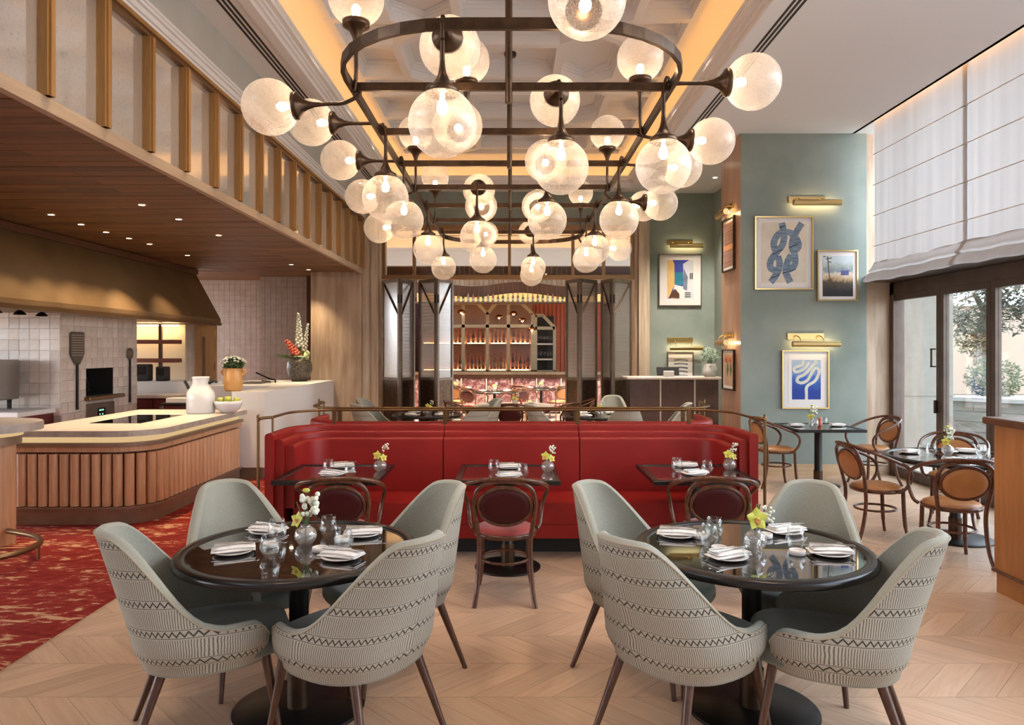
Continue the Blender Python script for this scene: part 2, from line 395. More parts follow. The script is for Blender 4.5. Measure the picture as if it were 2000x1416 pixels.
bsdf(t, out, cc, .9, bump=ff, bstr=.15, bdist=.001, spec=.2)
# antique mirror of the balcony
m, t, out = new_mat('antique_mirror'); M['mirror'] = m
v = coords(t); n1 = noise(t, v, 4, 8, .7); n2 = noise(t, v, 40, 4, .7)
cc = ramp(t, n2, [(.25, (.55,.52,.46)), (.45, (.93,.91,.87))])
ro = ramp(t, n1, [(.3, (.04,.04,.04)), (.75, (.16,.16,.16))])
bsdf(t, out, cc, ro, .75)
# translucent blind cloth
m, t, out = new_mat('sheer_linen'); M['blind'] = m
v = coords(t, (1,1,.02)); n1 = noise(t, v, 9, 5, .6); fz = ramp(t, n1, [(.35, (.27,.265,.26)), (.65, (.35,.345,.34))])
tl = node(t, 'ShaderNodeBsdfTranslucent', {0: fz}); df = node(t, 'ShaderNodeBsdfDiffuse', {0: (.74,.70,.68,1)})
mx = node(t, 'ShaderNodeMixShader', {0: .55, 1: tl.outputs[0], 2: df.outputs[0]}); t.links.new(mx.outputs[0], out.inputs[0])
# speckled ceramic, terrazzo
m, t, out = new_mat('speckled_ceramic'); M['speckle'] = m
vo = node(t, 'ShaderNodeTexVoronoi', {'Vector': coords(t), 'Scale': 55}); f = vo.outputs['Distance']
cc = ramp(t, f, [(.25, (.30,.24,.16)), (.45, (.035,.03,.025))]); bsdf(t, out, cc, .35, bump=f, bstr=.5, bdist=.004)
m, t, out = new_mat('terrazzo'); M['terrazzo'] = m
n1 = noise(t, coords(t), 7, 8, .75, 1.0); cc = ramp(t, n1, [(.38, (.06,.025,.03)), (.5, (.20,.07,.08)), (.6, (.42,.33,.32))]); bsdf(t, out, cc, .3)
# ================= STRUCTURE =================
CEIL = 4.68; YB = 13.75; XW = 5.25; SOF = 3.16; XBAL = -2.75
def struct(name, mb, mat, label=None):
    o = mb.build(name, mat); o['kind'] = 'structure'
    if label: o['label'] = label
    return o
# ---- floor: slab with chevron oak planks laid on it
fl = struct('floor', MB().box(-2.74, 5.6, -4, 22.5, -.08, -.004), M['grout'], 'pale oak floor laid in a chevron pattern')
def plank_mesh(lean, w=.2, h=.385):
    g = .0012; s = h if lean > 0 else -h
    mb = MB().prism([(g,g),(w-g,g),(w-g+s,h-g),(g+s,h-g)], -.012, 0)
    return mb
def add_attr(me, name, val):
    a = me.attributes.new(name, 'FLOAT', 'FACE')
    a.data.foreach_set('value', val if hasattr(val, '__len__') else [val]*len(me.polygons))
pl = []
rows = [(3.6+.385*k, 1 if k % 2 == 0 else -1) for k in range(-6, 27)]
for y0, ln in rows:
    sft = .385 if ln > 0 else 0
    k0 = int((-2.74-sft-.4)/.2)-1
    for k in range(k0, 46):
        x = k*.2+(0 if ln > 0 else .385)
        xa = min(x, x+ln*.385); xb = max(x+.2, x+.2+ln*.385)
        if xb < -2.73 or xa > 5.3: continue
        d = y0+.19; px = 999+(x+.1+ln*.19)*F/d
        vis = -60 < px < 2060 and d > 3.2 and xa >= -2.745
        pl.append((0 if vis else 1, d, x, y0, ln))
pl.sort()
src = {}
for ln in (1, -1):
    pass
rest = MB(); tones = []; leans = []
for i, (nv, d, x, y0, ln) in enumerate(pl):
    if i < 300:
        if ln not in src:
            o = plank_mesh(ln).build('plank', M['plank'], fl, (x, y0, 0)); add_attr(o.data, 'lean', float(ln)); src[ln] = o
        else: inst('plank', src[ln], fl, (x, y0, 0))
    else:
        n0 = len(rest.f); s_ = ln*.385; g_ = .0012
        poly = [(x+g_,y0+g_),(x+.2-g_,y0+g_),(x+.2-g_+s_,y0+.385-g_),(x+g_+s_,y0+.385-g_)]; cut = []
        for i_ in range(4):
            (ax,ay),(bx2,by2) = poly[i_], poly[(i_+1) % 4]
            if ax >= -2.74: cut.append((ax,ay))
            if (ax < -2.74) != (bx2 < -2.74):
                f_ = (-2.74-ax)/(bx2-ax); cut.append((-2.74, ay+f_*(by2-ay)))
        if len(cut) < 3: continue
        rest.prism(cut, -.012, 0)
        tones += [R.random()]*(len(rest.f)-n0); leans += [float(ln)]*(len(rest.f)-n0)
o = rest.build('floor_planks', M['plank'], fl); add_attr(o.data, 'tone', tones); add_attr(o.data, 'lean', leans); o['kind'] = 'stuff'
cp = MB().box(-9.5, -2.74, -1, 16, -.02, .006).build('carpet', M['carpet'])
tag(cp, 'dark red carpet with cream marbled streaks in front of the kitchen counter', 'carpet', kind='structure')
# ---- ceiling slabs, recess and mouldings
Y0R, Y1R, XR = 1.2, 13.2, 2.24
cl = MB()
cl.box(-2.72, -XR, -1, YB, CEIL, CEIL+.1); cl.box(XR, 4.70, -1, YB, CEIL, CEIL+.1)
cl.box(-XR, XR, Y1R, YB, CEIL, CEIL+.1); cl.box(-XR, XR, -1, Y0R, CEIL, CEIL+.1)
cl.box(-3.0, 3.0, Y0R-.6, Y1R+.6, 5.40, 5.5)                      # recess top
cl.box(-2.62, -2.56, Y0R-.4, Y1R+.4, 4.75, 5.45); cl.box(2.56, 2.62, Y0R-.4, Y1R+.4, 4.75, 5.45)
cl.box(-2.62, 2.62, Y1R+.34, Y1R+.4, 4.75, 5.45); cl.box(-2.62, 2.62, Y0R-.4, Y0R-.34, 4.75, 5.45)
cl.box(4.60, 5.4, -1, YB, 4.95, 5.05); cl.box(4.66, 4.70, -1, YB, CEIL, 5.0)   # slot over the blinds
ceiling = struct('ceiling', cl, M['ceiling'], 'white ceiling with a long recess')
def frame_ring(mb, x, y0, y1, z0, z1, t):
    mb.box(-x, -x+t, y0, y1, z0, z1); mb.box(x-t, x, y0, y1, z0, z1)
    mb.box(-x+t, x-t, y0, y0+t, z0, z1); mb.box(-x+t, x-t, y1-t, y1, z0, z1)
for k, (x, z0, z1, t) in enumerate(((2.30,4.655,4.70,.10),(2.25,4.70,4.735,.08),(2.215,4.735,4.765,.07),(2.18,4.765,4.815,.08),(2.14,4.815,4.85,.05))):
    mb = MB(); frame_ring(mb, x, Y0R-(x-2.24), Y1R+(x-2.24), z0, z1, t); mb.build('recess_moulding', M['ceiling'], ceiling)
mb = MB(); frame_ring(mb, 2.58, Y0R-.36, Y1R+.36, 4.78, 4.80, .42); mb.build('cove_ledge', M['ceiling'], ceiling)
mb = MB(); frame_ring(mb, 2.42, Y0R-.18, Y1R+.18, 4.803, 4.812, .07)
tag(mb.build('cove_light', M['cove']), 'hidden amber strip light in the cove around the ceiling recess', 'strip light')
# spots added between the ribs for warm light and table shadows
fs0 = None
for sx in (-1, 1):
    for k in range(6):
        y_ = 2.9+1.62*k
        if fs0 is None:
            fs0 = thing('ceiling_fill_spot', 'round spot added between the ribs of the coffered ceiling for warm light', 'light', (sx*1.6, y_, 5.396), 0, 'added spots in the coffered ceiling')
            MB().lathe([(.07,-.004),(.10,-.010),(.115,0)], 24).build('bezel', M['ceiling'], fs0); MB().lathe([(.0005,-.003),(.07,-.003)], 20).build('lens', M['spotglow'], fs0); o2 = fs0
        else: o2 = dup(fs0, (sx*1.6, y_, 5.396))
        lamp('ceiling_fill_beam', 'SPOT', (0,0,-.03), 330, (1,.82,.63), (0,0,0), .05, spot=(math.radians(92), .7), parent=o2)
for x_, y_, lb in ((3.5,12.5,'small round downlight in the white ceiling above the pot on the host stand'),(2.75,11.6,'small round fill light added in the white ceiling before the host stand')):  # the one before the stand is added to brighten the back wall
    o2 = thing('ceiling_downlight', lb, 'light', (x_, y_, CEIL-.002)); MB().lathe([(.035,-.002),(.05,-.006),(.055,.0)], 18).build('bezel', M['ceiling'], o2); MB().lathe([(.0005,-.001),(.035,-.001)], 16).build('lens', M['spotglow'], o2)
    lamp('ceiling_downlight_beam', 'SPOT', (0,0,-.03), 420, (1,.90,.78), (0,0,0), .04, spot=(math.radians(100), .8), parent=o2)
# diffuser slots
for sx in (-1, 1):
    for k in range(3):
        x = sx*(2.40+.045*k)
        MB().box(x-.012, x+.012, .5, 12.6, CEIL-.003, CEIL+.004).build('air_slot', M['blackmatt'], ceiling)
# coffer ribs: columns of long hexagons joined by cross ribs, three stepped layers
def rib(p, q, w=.095):
    p = Vector((p[0],p[1],0)); q = Vector((q[0],q[1],0)); L = (q-p).length; a = math.atan2(q.y-p.y, q.x-p.x)
    mb = MB()
    for ww, z0, z1 in ((w+.12,5.375,5.40),(w+.07,5.35,5.375),(w+.03,5.31,5.35),(w,5.20,5.31)):
        mb.box(-L/2-ww*.28, L/2+ww*.28, -ww/2, ww/2, z0, z1)
    mb.build('coffer_rib', M['ceiling'], ceiling, ((p.x+q.x)/2, (p.y+q.y)/2, R.uniform(-.004,.0))).rotation_euler = (0,0,a)
per = 1.62
for k in range(8):
    yt = 13.2-.42-per*(k+1)+.1
    if yt+per < 1.4: break
    a0, a1, yn = yt+.32, yt+per-.32, yt+per
    for sx in (-1, 1):
        pts = [(sx*.95,yt),(sx*.57,a0),(sx*.57,a1),(sx*.95,yn),(sx*1.33,a1),(sx*1.33,a0)]
        for i in range(6): rib(pts[i], pts[(i+1) % 6])
        rib((sx*1.33,a0),(sx*1.95,a0)); rib((sx*1.33,a1),(sx*1.95,a1))
    rib((-.57,a0),(.57,a0)); rib((-.57,a1),(.57,a1))
for sx in (-1, 1): rib((sx*1.93,1.2),(sx*1.93,13.0), .08)
rib((-1.93,12.93),(1.93,12.93), .08)
# ---- left: balcony front with mirrors, soffit, upper wall
wl = MB().box(-2.95, -2.72, -1, YB, 4.15, CEIL+.1)
wall_left = struct('wall_left', wl, M['upperwall'], 'grey green upper wall above the mirrored balcony')
for x, z0, z1 in ((-2.705,4.15,4.172),(-2.685,4.172,4.20),(-2.695,4.20,4.225),(-2.67,4.225,4.25),(-2.655,4.25,4.275)):
    MB().box(-2.8, x, -1, YB-.35, z0, z1).build('cornice', M['ceiling'], wall_left)
bal = thing('mirrored_balcony', 'balcony front with ochre wooden mullions and antique mirror panes', 'balcony', (XBAL, 4, SOF))
L = lambda mb, n, m_: mb.build(n, M[m_], bal)
o_ = Matrix.Translation((-XBAL, -4, -SOF))
mb = MB().box(-2.80, -2.745, -1, 13.4, SOF-.03, SOF+.055, o_); L(mb, 'bottom_rail', 'edgewood')
mb = MB().box(-2.80, -2.725, -1, 13.4, 4.08, 4.12, o_); L(mb, 'top_rail', 'bronzewarm')
mb = MB().box(-2.80, -2.71, -1, 13.4, 4.12, 4.15, o_); L(mb, 'top_moulding', 'ochrewood')
ms = [4.28+.605*k for k in range(-4, 16)]
for i, y in enumerate(ms):
    if y < 2.6: continue
    mb = MB().box(-2.80, -2.715, y-.028, y+.045, SOF+.055, 4.08, o_).box(-2.80, -2.70, y-.012, y+.028, SOF+.055, 4.08, o_); L(mb, 'mullion', 'ochrewood')
    if i < len(ms)-1 and y+.605 < 13.45:
        mb = MB().box(-2.79, -2.775, y+.045, y+.605-.028, SOF+.055, 4.08, o_); L(mb, 'mirror_pane', 'mirror')
# soffit boards
sf = struct('ceiling_soffit', MB().box(-9.5, -2.80, -1, 16, SOF+.012, SOF+.25), M['soffit'], 'dark boarded soffit over the kitchen')
bsrc = None; cols = [(-2.80,-3.55),(-3.55,-4.45),(-4.45,-5.35),(-5.35,-6.2)]
for r_ in range(64):
    y = 4.0+r_*.155
    if y > 13.3: break
    for ci, (xa, xb) in enumerate(cols):
        sh = (r_ % 2)*.4 if ci else 0; x0 = xa-(sh if ci else 0); x1 = xb-((r_ % 2)*.4 if ci < 3 else 0)
        mb = MB().box(x1+.002, x0-.002, .003, .152, 0, .014); mb.build('soffit_board', M['soffit'], sf, (0, y, SOF-.002-R.random()*.004))
struct('wall_rear', MB().box(-9.6, 5.4, -1.3, -1.0, 0, 5.0), M['white'], 'plain wall behind the viewpoint')
# ---- back wall, pillar, opening with transom
wb = MB()
wb.box(-2.40, 2.47, YB-.1, YB+.15, 4.04, CEIL); wb.box(2.45, 4.2, YB, YB+.2, 0, CEIL)
wb.box(-2.72, -2.40, YB-.1, YB+.15, 0, CEIL)
wall_back = struct('wall_back', wb, M['green'], 'grey green plaster back wall')
pil = thing('stone_pillar', 'broad travertine pillar between the kitchen and the folding doors', 'pillar', (-3.06, 13.4, 0)); pil['kind'] = 'structure'
o_ = Matrix.Translation((3.06, -13.4, 0))
MB().box(-3.70, -2.76, 13.4, 14.0, 0, SOF+.3, o_).build('slab', M['travertine'], pil)
MB().box(-2.755, -2.58, 13.42, 14.0, 0, 4.5, o_).build('moulding', M['stonetrim'], pil)
MB().box(-2.575, -2.46, 13.36, 14.0, 0, 4.5, o_).build('moulding', M['stonetrim'], pil)
MB().box(-2.455, -2.40, 13.44, 14.0, 0, 4.5, o_).build('moulding', M['stonetrim'], pil)
tr1 = MB(); 
for a, b, y in ((2.274,2.34,13.44),(2.34,2.43,13.36),(2.43,2.50,13.40),(2.50,2.56,13.46)): tr1.box(a+.002, b-.002, y, YB+.2, 0, 4.1)
struct('trim_1', tr1, M['stonetrim'], 'stone door moulding beside the host stand')
tsm = thing('transom', 'bronze framed glazed transom above the folding doors', 'window', (0, 13.5, 3.06)); tsm['kind'] = 'structure'
o_ = Matrix.Translation((0, -13.5, -3.06)); XL, XRR = -2.40, 2.274
MB().box(XL, XRR, 13.44, 13.6, 3.02, 3.10, o_).build('beam', M['bronzewarm'], tsm)
MB().box(XL, XRR, 13.46, 13.58, 3.94, 4.03, o_).build('top_rail', M['bronzewarm'], tsm)
xs = [XL]+[PX(p, 13.5) for p in (809, 995, 1119, 1179)]+[XRR]
for x in xs: 
    x = min(max(x, XL+.03), XRR-.03); MB().box(x-.028, x+.028, 13.47, 13.57, 3.10, 3.94, o_).build('mullion', M['bronzewarm'], tsm)
for a, b in zip(xs[:-1], xs[1:]): MB().box(a+.03, b-.03, 13.515, 13.522, 3.10, 3.94, o_).build('pane', M['windowglass'], tsm)
# right: pier with art, recess behind, jamb
pr = MB().box(3.14, 4.86, 9.95, 10.85, 0, CEIL)
pier = struct('wall_pier', pr, M['green'], 'grey green plaster pier hung with pictures')
struct('trim_pier', MB().box(3.136, 3.14, 9.952, 10.85, 0, CEIL), pm('pink_stone', (.36,.22,.15), .3, col2=(.47,.31,.22), scale=3, stretch=(2,2,.5)), 'polished brown stone side of the pier')
struct('wall_niche', MB().box(3.84, 4.2, 10.85, YB, 0, CEIL), M['green'], 'grey green return wall behind the pier')
struct('wall_right', MB().box(4.86, 5.0, 9.98, 10.85, 0, CEIL).box(5.0, 5.33, 10.0, 10.85, 0, CEIL), M['travertine'], 'travertine jamb between the pier and the glass doors')
struct('baseboard_pier', MB().box(3.13, 4.99, 9.93, 9.96, 0, .155), M['basewood'], 'pale oak baseboard under the pictures')
# ---- window wall: bronze doors, clerestory, sill
ww = thing('window_1', 'wall of tall bronze framed glass doors to the garden', 'window', (XW, 8, 0)); ww['kind'] = 'structure'
o_ = Matrix.Translation((-XW, -8, 0))
ys = [9.98, 8.86, 7.92, 6.95, 5.95, 4.95, 3.95, 2.95, 1.95, .95, -.05, -1.0]
mw = pm('window_bronze', (.085,.058,.046), .45, metal=.3, col2=(.11,.078,.062), scale=6)
MB().box(XW-.05, XW+.12, -1, 10.0, 2.47, 2.63, o_).build('head_beam', mw, ww); MB().box(XW-.42, XW+.1, -1, 10.0, 2.64, 2.72, o_).build('pelmet', mw, ww)
MB().box(XW-.02, XW+.08, -1, 10.0, 0, .03, o_).build('threshold', mw, ww)
MB().box(XW-.05, XW+.1, 9.90, 10.0, 0, 2.63, o_).build('jamb', mw, ww)
for i in range(len(ys)-1):
    a, b = ys[i], ys[i+1]
    for y, s_ in ((a,-1),(b,1)): MB().box(XW-.03, XW+.04, y+.004*s_, y+.075*s_, .03, 2.47, o_).build('stile', mw, ww)
    MB().box(XW-.03, XW+.04, b+.075, a-.075, 2.39, 2.47, o_).build('door_rail', mw, ww); MB().box(XW-.03, XW+.04, b+.075, a-.075, .03, .14, o_).build('door_rail', mw, ww)
    MB().box(XW, XW+.008, b+.075, a-.075, .14, 2.39, o_).build('pane', M['windowglass'], ww)
    if i % 2 == 0: MB().box(XW-.03, XW+.04, b-.04, b+.04, 2.72, 4.95, o_).build('mullion', mw, ww)
for z in (1.62, 1.02):
    MB().cbox(XW-.09, XW-.07, 8.94, 8.965, z-.11, z+.11, .006, o_).build('handle', M['bronze'], ww) if z > 1.5 else MB().cbox(XW-.07, XW-.03, 8.90, 8.93, z-.08, z+.08, .006, o_).build('handle', M['bronze'], ww)
MB().box(XW-.09, XW-.03, 8.94, 8.965, 1.72, 1.735, o_).box(XW-.09, XW-.03, 8.94, 8.965, 1.505, 1.52, o_).build('handle_bracket', M['bronze'], ww)
# ---- roman blinds
seams = [4.30, 3.895, 3.49, 3.085]
for bi, (ya, yb) in enumerate(((9.62,7.66),(7.74,5.60))):
    bl = thing('roman_blind', ['white sheer roman blind with horizontal seams next to the pier', 'white sheer roman blind with horizontal seams farther from the pier'][bi], 'blind', (4.8, (ya+yb)/2, 2.65))
    cx, cy, cz = 4.8, (ya+yb)/2, 2.65
    def fn(u, v, ya=ya, yb=yb):
        y = ya+(yb-ya)*u; z = 4.93-(4.93-2.86)*v
        b = 0
        for s_ in seams: b = max(b, math.exp(-((z-s_)/.02)**2))
        return (4.8+.02*bi-cx+.006*math.sin(y*23+bi)*(.3+v)+.005*b, y-cy, z-cz)
    MB().grid(fn, 60, 70).build('cloth', M['blind'], bl)
    def fold(u, v, ya=ya, yb=yb):
        y = ya+(yb-ya)*u+.012*math.sin(v*9); prof = [(4.80,2.88),(4.76,2.80),(4.72,2.755),(4.745,2.74),(4.70,2.72),(4.66,2.67),(4.645,2.63),(4.68,2.615),(4.74,2.64),(4.80,2.70)]
        k = v*(len(prof)-1); i = min(int(k), len(prof)-2); f_ = k-i
        x = prof[i][0]*(1-f_)+prof[i+1][0]*f_; z = prof[i][1]*(1-f_)+prof[i+1][1]*f_
        s_ = .02*math.sin(u*PI)
        return (x-cx, y-cy, z-s_-cz+.006*math.sin(y*11))
    MB().grid(fold, 40, 28).build('bottom_fold', M['blind'], bl)
    for s_ in seams: MB().tube([(4.788-cx, ya-cy, s_-cz),(4.788-cx, yb-cy, s_-cz)], .006, 6).build('seam_rod', M['linen'], bl)
mb = MB().box(4.702, 4.712, 5.0, 9.9, 4.76, 4.80); tag(mb.build('slot_light', M['cove']), 'hidden amber strip light in the ceiling slot above the blinds', 'strip light')
# ---- outside
struct('ground_terrace', MB().box(5.34, 40, -12, 45, -.1, -.02), pm('terrace_stone', (.34,.315,.28), .8, col2=(.36,.335,.30), scale=3), 'pale stone terrace outside')
struct('wall_garden', MB().box(5.35, 6.62, 10.9, 11.4, 0, 5.5).box(5.35, 6.64, 10.885, 11.4, 1.03, 1.06), pm('garden_render', (.225,.205,.175), .9, col2=(.25,.23,.20), scale=12, bump=.3, bscale=90), 'cream rendered garden wall outside the glass doors')
pw = thing('planter_wall', 'low pale stone planter wall with a coping in the garden', 'wall', (9, 12.6, 0))
a_, b_ = Vector((6.9,15.2)), Vector((13.5,8.2)); dr = (b_-a_).normalized(); ang = math.atan2(dr.y, dr.x); LL = (b_-a_).length
Mw = Matrix.Translation((-9,-12.6,0)) @ Matrix.Translation((a_.x,a_.y,0)) @ Matrix.Rotation(ang,4,'Z')
st_ = pm('planter_stone', (.15,.135,.11), .9, col2=(.24,.215,.185), scale=2.5, detail=7, stretch=(1,1,4), rnd=.12)
MB().box(0, LL, .02, .4, 0, .75, Mw).build('core', M['grout'], pw)
for r_ in range(4):
    x = -.2*(r_ % 2)
    while x < LL:
        w_ = .5+R.random()*.5; MB().cbox(max(x,0)+.006, min(x+w_, LL)-.006, 0, .1, .188*r_+.005, .188*(r_+1)-.003, .01, Mw).build('stone', st_, pw) if min(x+w_, LL)-max(x,0) > .1 else None
        x += w_
MB().cbox(-.03, LL, -.05, .45, .755, .84, .01, Mw).build('coping', pm('coping_stone', (.34,.32,.30), .8), pw)
def leaf_cloud(mb, cen, rad, n, size, rnd, squash=1.0):
    for _ in range(n):
        a = rnd.random()*2*PI; b = math.acos(2*rnd.random()-1); rr_ = rad*(.45+.55*rnd.random()**.5)
        p = Vector((rr_*math.sin(b)*math.cos(a), rr_*math.sin(b)*math.sin(a), rr_*math.cos(b)*squash))+Vector(cen)
        d1 = Vector((rnd.uniform(-1,1),rnd.uniform(-1,1),rnd.uniform(-1,1))).normalized(); d2 = d1.orthogonal().normalized()
        s_ = size*(.6+.8*rnd.random())
        mb.add([tuple(p-d1*s_), tuple(p+d2*s_*.28), tuple(p+d1*s_), tuple(p-d2*s_*.28)], [(0,1,2),(0,2,3)])
def tree(name, label, base, hgt, blobs, leafsize, mat, trunk_r, n):
    t_ = thing(name, label, 'tree', base)
    MB().tube(cr([(0,0,0),(.05,.02,hgt*.35),(-.04,.03,hgt*.7),(.02,0,hgt)],5), [trunk_r*(1-.5*i/15) for i in range(16)], 10).build('trunk', M['bark'], t_)
    mb = MB(); rn = random.Random(hash(label) % 1000 if False else len(label)*7)
    for bx_, by_, bz_, br in blobs:
        MB_ = mb; leaf_cloud(MB_, (bx_,by_,bz_), br, int(n*br*br), leafsize, rn)
        MB().tube([(0,0,hgt*.75),(bx_*.5,by_*.5,(hgt+bz_)/2),(bx_,by_,bz_)], [trunk_r*.4,trunk_r*.25,trunk_r*.1], 6).build('branch', M['bark'], t_)
    c_ = mb.build('crown', mat, t_); c_['kind'] = 'stuff'; return t_
tree('olive_tree', 'grey green olive tree with a dense crown over the planter wall', (12.6,15.5,0), 2.6,
     [(0,0,3.0,1.3),(1.0,-.4,3.6,1.2),(-.9,.3,3.9,1.1),(.4,.2,4.6,1.2),(1.6,.3,2.5,1.0),(.2,-.5,2.1,.8),(-.6,-.3,1.9,.6)], .085, M['olive'], .13, 2300)
tree('olive_tree', 'thinner olive tree with a thick pale trunk and airy crown', (11.6,17.6,0), 3.2,
     [(.1,0,3.6,.7),(-.7,.1,2.9,.6),(.6,.2,4.4,.9),(-.3,0,2.3,.5),(.5,-.2,2.6,.55),(.3,-.3,3.0,.6),(-.5,-.2,2.0,.45)], .08, M['olive'], .24, 1800)
for lb, b_, rr_, n_ in (('low dark green shrub behind the planter wall by the thick trunk', (10.2,15.4,.78), .55, 1500), ('large dark green shrub behind the planter wall below the olive tree', (11.7,13.4,.78), .75, 2200), ('round bright green shrub at the foot of the garden wall', (9.0,16.8,.5), .8, 1500)):
    t_ = thing('shrub', lb, 'shrub', b_); mb = MB(); leaf_cloud(mb, (0,0,rr_*.6), rr_, n_, .05, R, .8); c_ = mb.build('foliage', M['shrub'], t_); c_['kind'] = 'stuff'
    MB().tube([(0,0,-b_[2]),(0,0,rr_*.6)], .03, 6).build('stem', M['bark'], t_)
bd = thing('garden_building', 'pale plaster building beyond the garden trees', 'building', (17, 28, 0))
MB().box(-5, 6, 0, 6, 0, 3.4).build('wall', pm('far_render', (.34,.25,.19), .9), bd); MB().box(-5.2, 6.2, -.2, 6, 3.4, 3.6).build('cornice', M['white'], bd)
for k in range(4):
    f_ = MB().box(-4+2.4*k, -3+2.4*k, -.04, 0, 1.2, 2.6).build('window', M['frame_bronze'], bd); MB().box(-3.93+2.4*k, -3.07+2.4*k, -.06, -.04, 1.27, 2.53).build('pane', M['darksteel'], f_)
# ================= KITCHEN =================
# ---- fluted kitchen counter with rounded corner
def rrect(x0, x1, y0, y1, r, n=10, corners=(0,1,0,0)):   # corners: (x0y0, x1y0, x1y1, x0y1)
    cs = [(x0,y0,1,1,PI),(x1,y0,-1,1,1.5*PI),(x1,y1,-1,-1,0),(x0,y1,1,-1,.5*PI)]; out = []
    for (x,y,sx,sy,a0), on in zip(cs, corners):
        if not on: out.append((x,y)); continue
        rr_ = r if on is True or on == 1 else on
        for i in range(n+1):
            a = a0+.5*PI*i/n; out.append((x+sx*rr_+rr_*math.cos(a), y+sy*rr_+rr_*math.sin(a)))
    return out
kc = thing('kitchen_counter', 'curved kitchen counter with fluted oak front and pale stone top', 'counter', (-4.15, 8.3, 0))
o_ = Matrix.Translation((4.15, -8.3, 0)); X0, X1, YF, YE = -4.86, -3.58, 7.12, 9.55
K = lambda mb, n, m_: mb.build(n, M[m_], kc)
K(MB().prism(rrect(X0-.04, X1+.10, YF-.10, YE+.02, .42, 14), .875, .93, o_), 'worktop', 'topedge')
K(MB().prism(rrect(X0-.035, X1+.095, YF-.095, YE+.015, .415, 14), .931, .934, o_), 'worktop_surface', 'topstone')
K(MB().prism(rrect(X0, X1, YF, YE, .34, 14), .81, .875, o_), 'light_band', 'stripled')
K(MB().prism(rrect(X0-.02, X1+.06, YF-.06, YE, .38, 14), .775, .81, o_), 'moulding', 'pewter')
K(MB().prism(rrect(X0-.01, X1+.035, YF-.035, YE, .36, 14), .72, .775, o_), 'moulding', 'oakflute')
K(MB().prism(rrect(X0+.02, X1-.035, YF+.035, YE, .305, 14), .17, .72, o_), 'carcass', 'darkwood')
K(MB().prism(rrect(X0-.03, X1+.05, YF-.05, YE, .37, 14), .165, .185, o_), 'plinth_ledge', 'pewter')
K(MB().prism(rrect(X0+.02, X1+.01, YF-.01, YE, .34, 14), 0.007, .165, o_), 'plinth', 'pewter')
# flutes along the front, round the corner and down the side
path = []; step = .104; rC = .33; cx, cy = X1-rC, YF+rC
x = cx-.052-.104*8
while x < cx-.02: path.append((x, YF+.005, 0)); x += step
for i in range(5): a = -PI/2+PI/2*(i+.5)/5; path.append((cx+(rC-.005)*math.cos(a), cy+(rC-.005)*math.sin(a), a+PI/2))
y = cy+.052
while y < YE-.04: path.append((X1-.005, y, PI/2)); y += step
fm = MB().tube([(0,0,.19),(0,0,.70)], [.0455,.0455], 14, flat=1.0)
fs_ = None
for px_, py_, a in path:
    if fs_ is None: fs_ = fm.build('flute', M['oakflute'], kc, (px_+4.15, py_-8.3, 0)); fs_.rotation_euler = (0,0,a)
    else: inst('flute', fs_, kc, (px_+4.15, py_-8.3, 0), (0,0,a))
K(MB().box(-4.50, -3.95, 7.75, 8.75, .934, .938, o_), 'cooktop', 'tableglass')
K(MB().tube(cr([(-4.80,7.0,.875),(-4.80,6.99,.83),(-4.775,6.99,.81),(-4.75,6.99,.83),(-4.75,6.99,.85)],4), .005, 6, M=o_), 'hook', 'brass')
# ---- higher bar counter on the left with foot rail
bc = thing('bar_counter', 'round-ended bar counter with pale top and brass foot rail on the carpet', 'counter', (-4.7, 6.2, 0))
o_ = Matrix.Translation((4.7, -6.2, 0))
B = lambda mb, n, m_: mb.build(n, M[m_], bc)
def stadium(x1, y0, y1, x0=-7.0, n=12):
    r_ = (y1-y0)/2; cy_ = (y0+y1)/2
    return [(x0,y0)]+[(x1-r_+r_*math.cos(-PI/2+PI*i/n), cy_+r_*math.sin(-PI/2+PI*i/n)) for i in range(n+1)]+[(x0,y1)]
B(MB().prism(stadium(-4.07, 5.75, 6.65), 1.03, 1.095, o_, True), 'top', 'topedge'); B(MB().prism(stadium(-4.075, 5.755, 6.645), 1.096, 1.099, o_), 'top_surface', 'topstone')
B(MB().prism(stadium(-4.22, 5.9, 6.5), .985, 1.03, o_, True), 'light_band', 'stripled'); B(MB().prism(stadium(-4.30, 6.0, 6.60), .90, .985, o_, True), 'collar', 'pewter')
B(MB().prism(stadium(-4.41, 6.2, 6.62), .007, .90, o_, True), 'body', 'oakflute')
B(MB().tube(cr([(-5.6,5.36,.145),(-4.6,5.36,.145),(-4.12,5.38,.145),(-3.86,5.55,.145),(-3.82,5.85,.145),(-4.0,6.12,.145),(-4.38,6.32,.145)],6), .024, 10, M=o_), 'foot_rail', 'bronzewarm')
for x, y in ((-3.90,5.48),(-3.87,5.95),(-5.2,5.36)): B(MB().tube([(x,y,.007),(x,y,.145)], .012, 8, M=o_), 'rail_foot', 'bronzewarm')
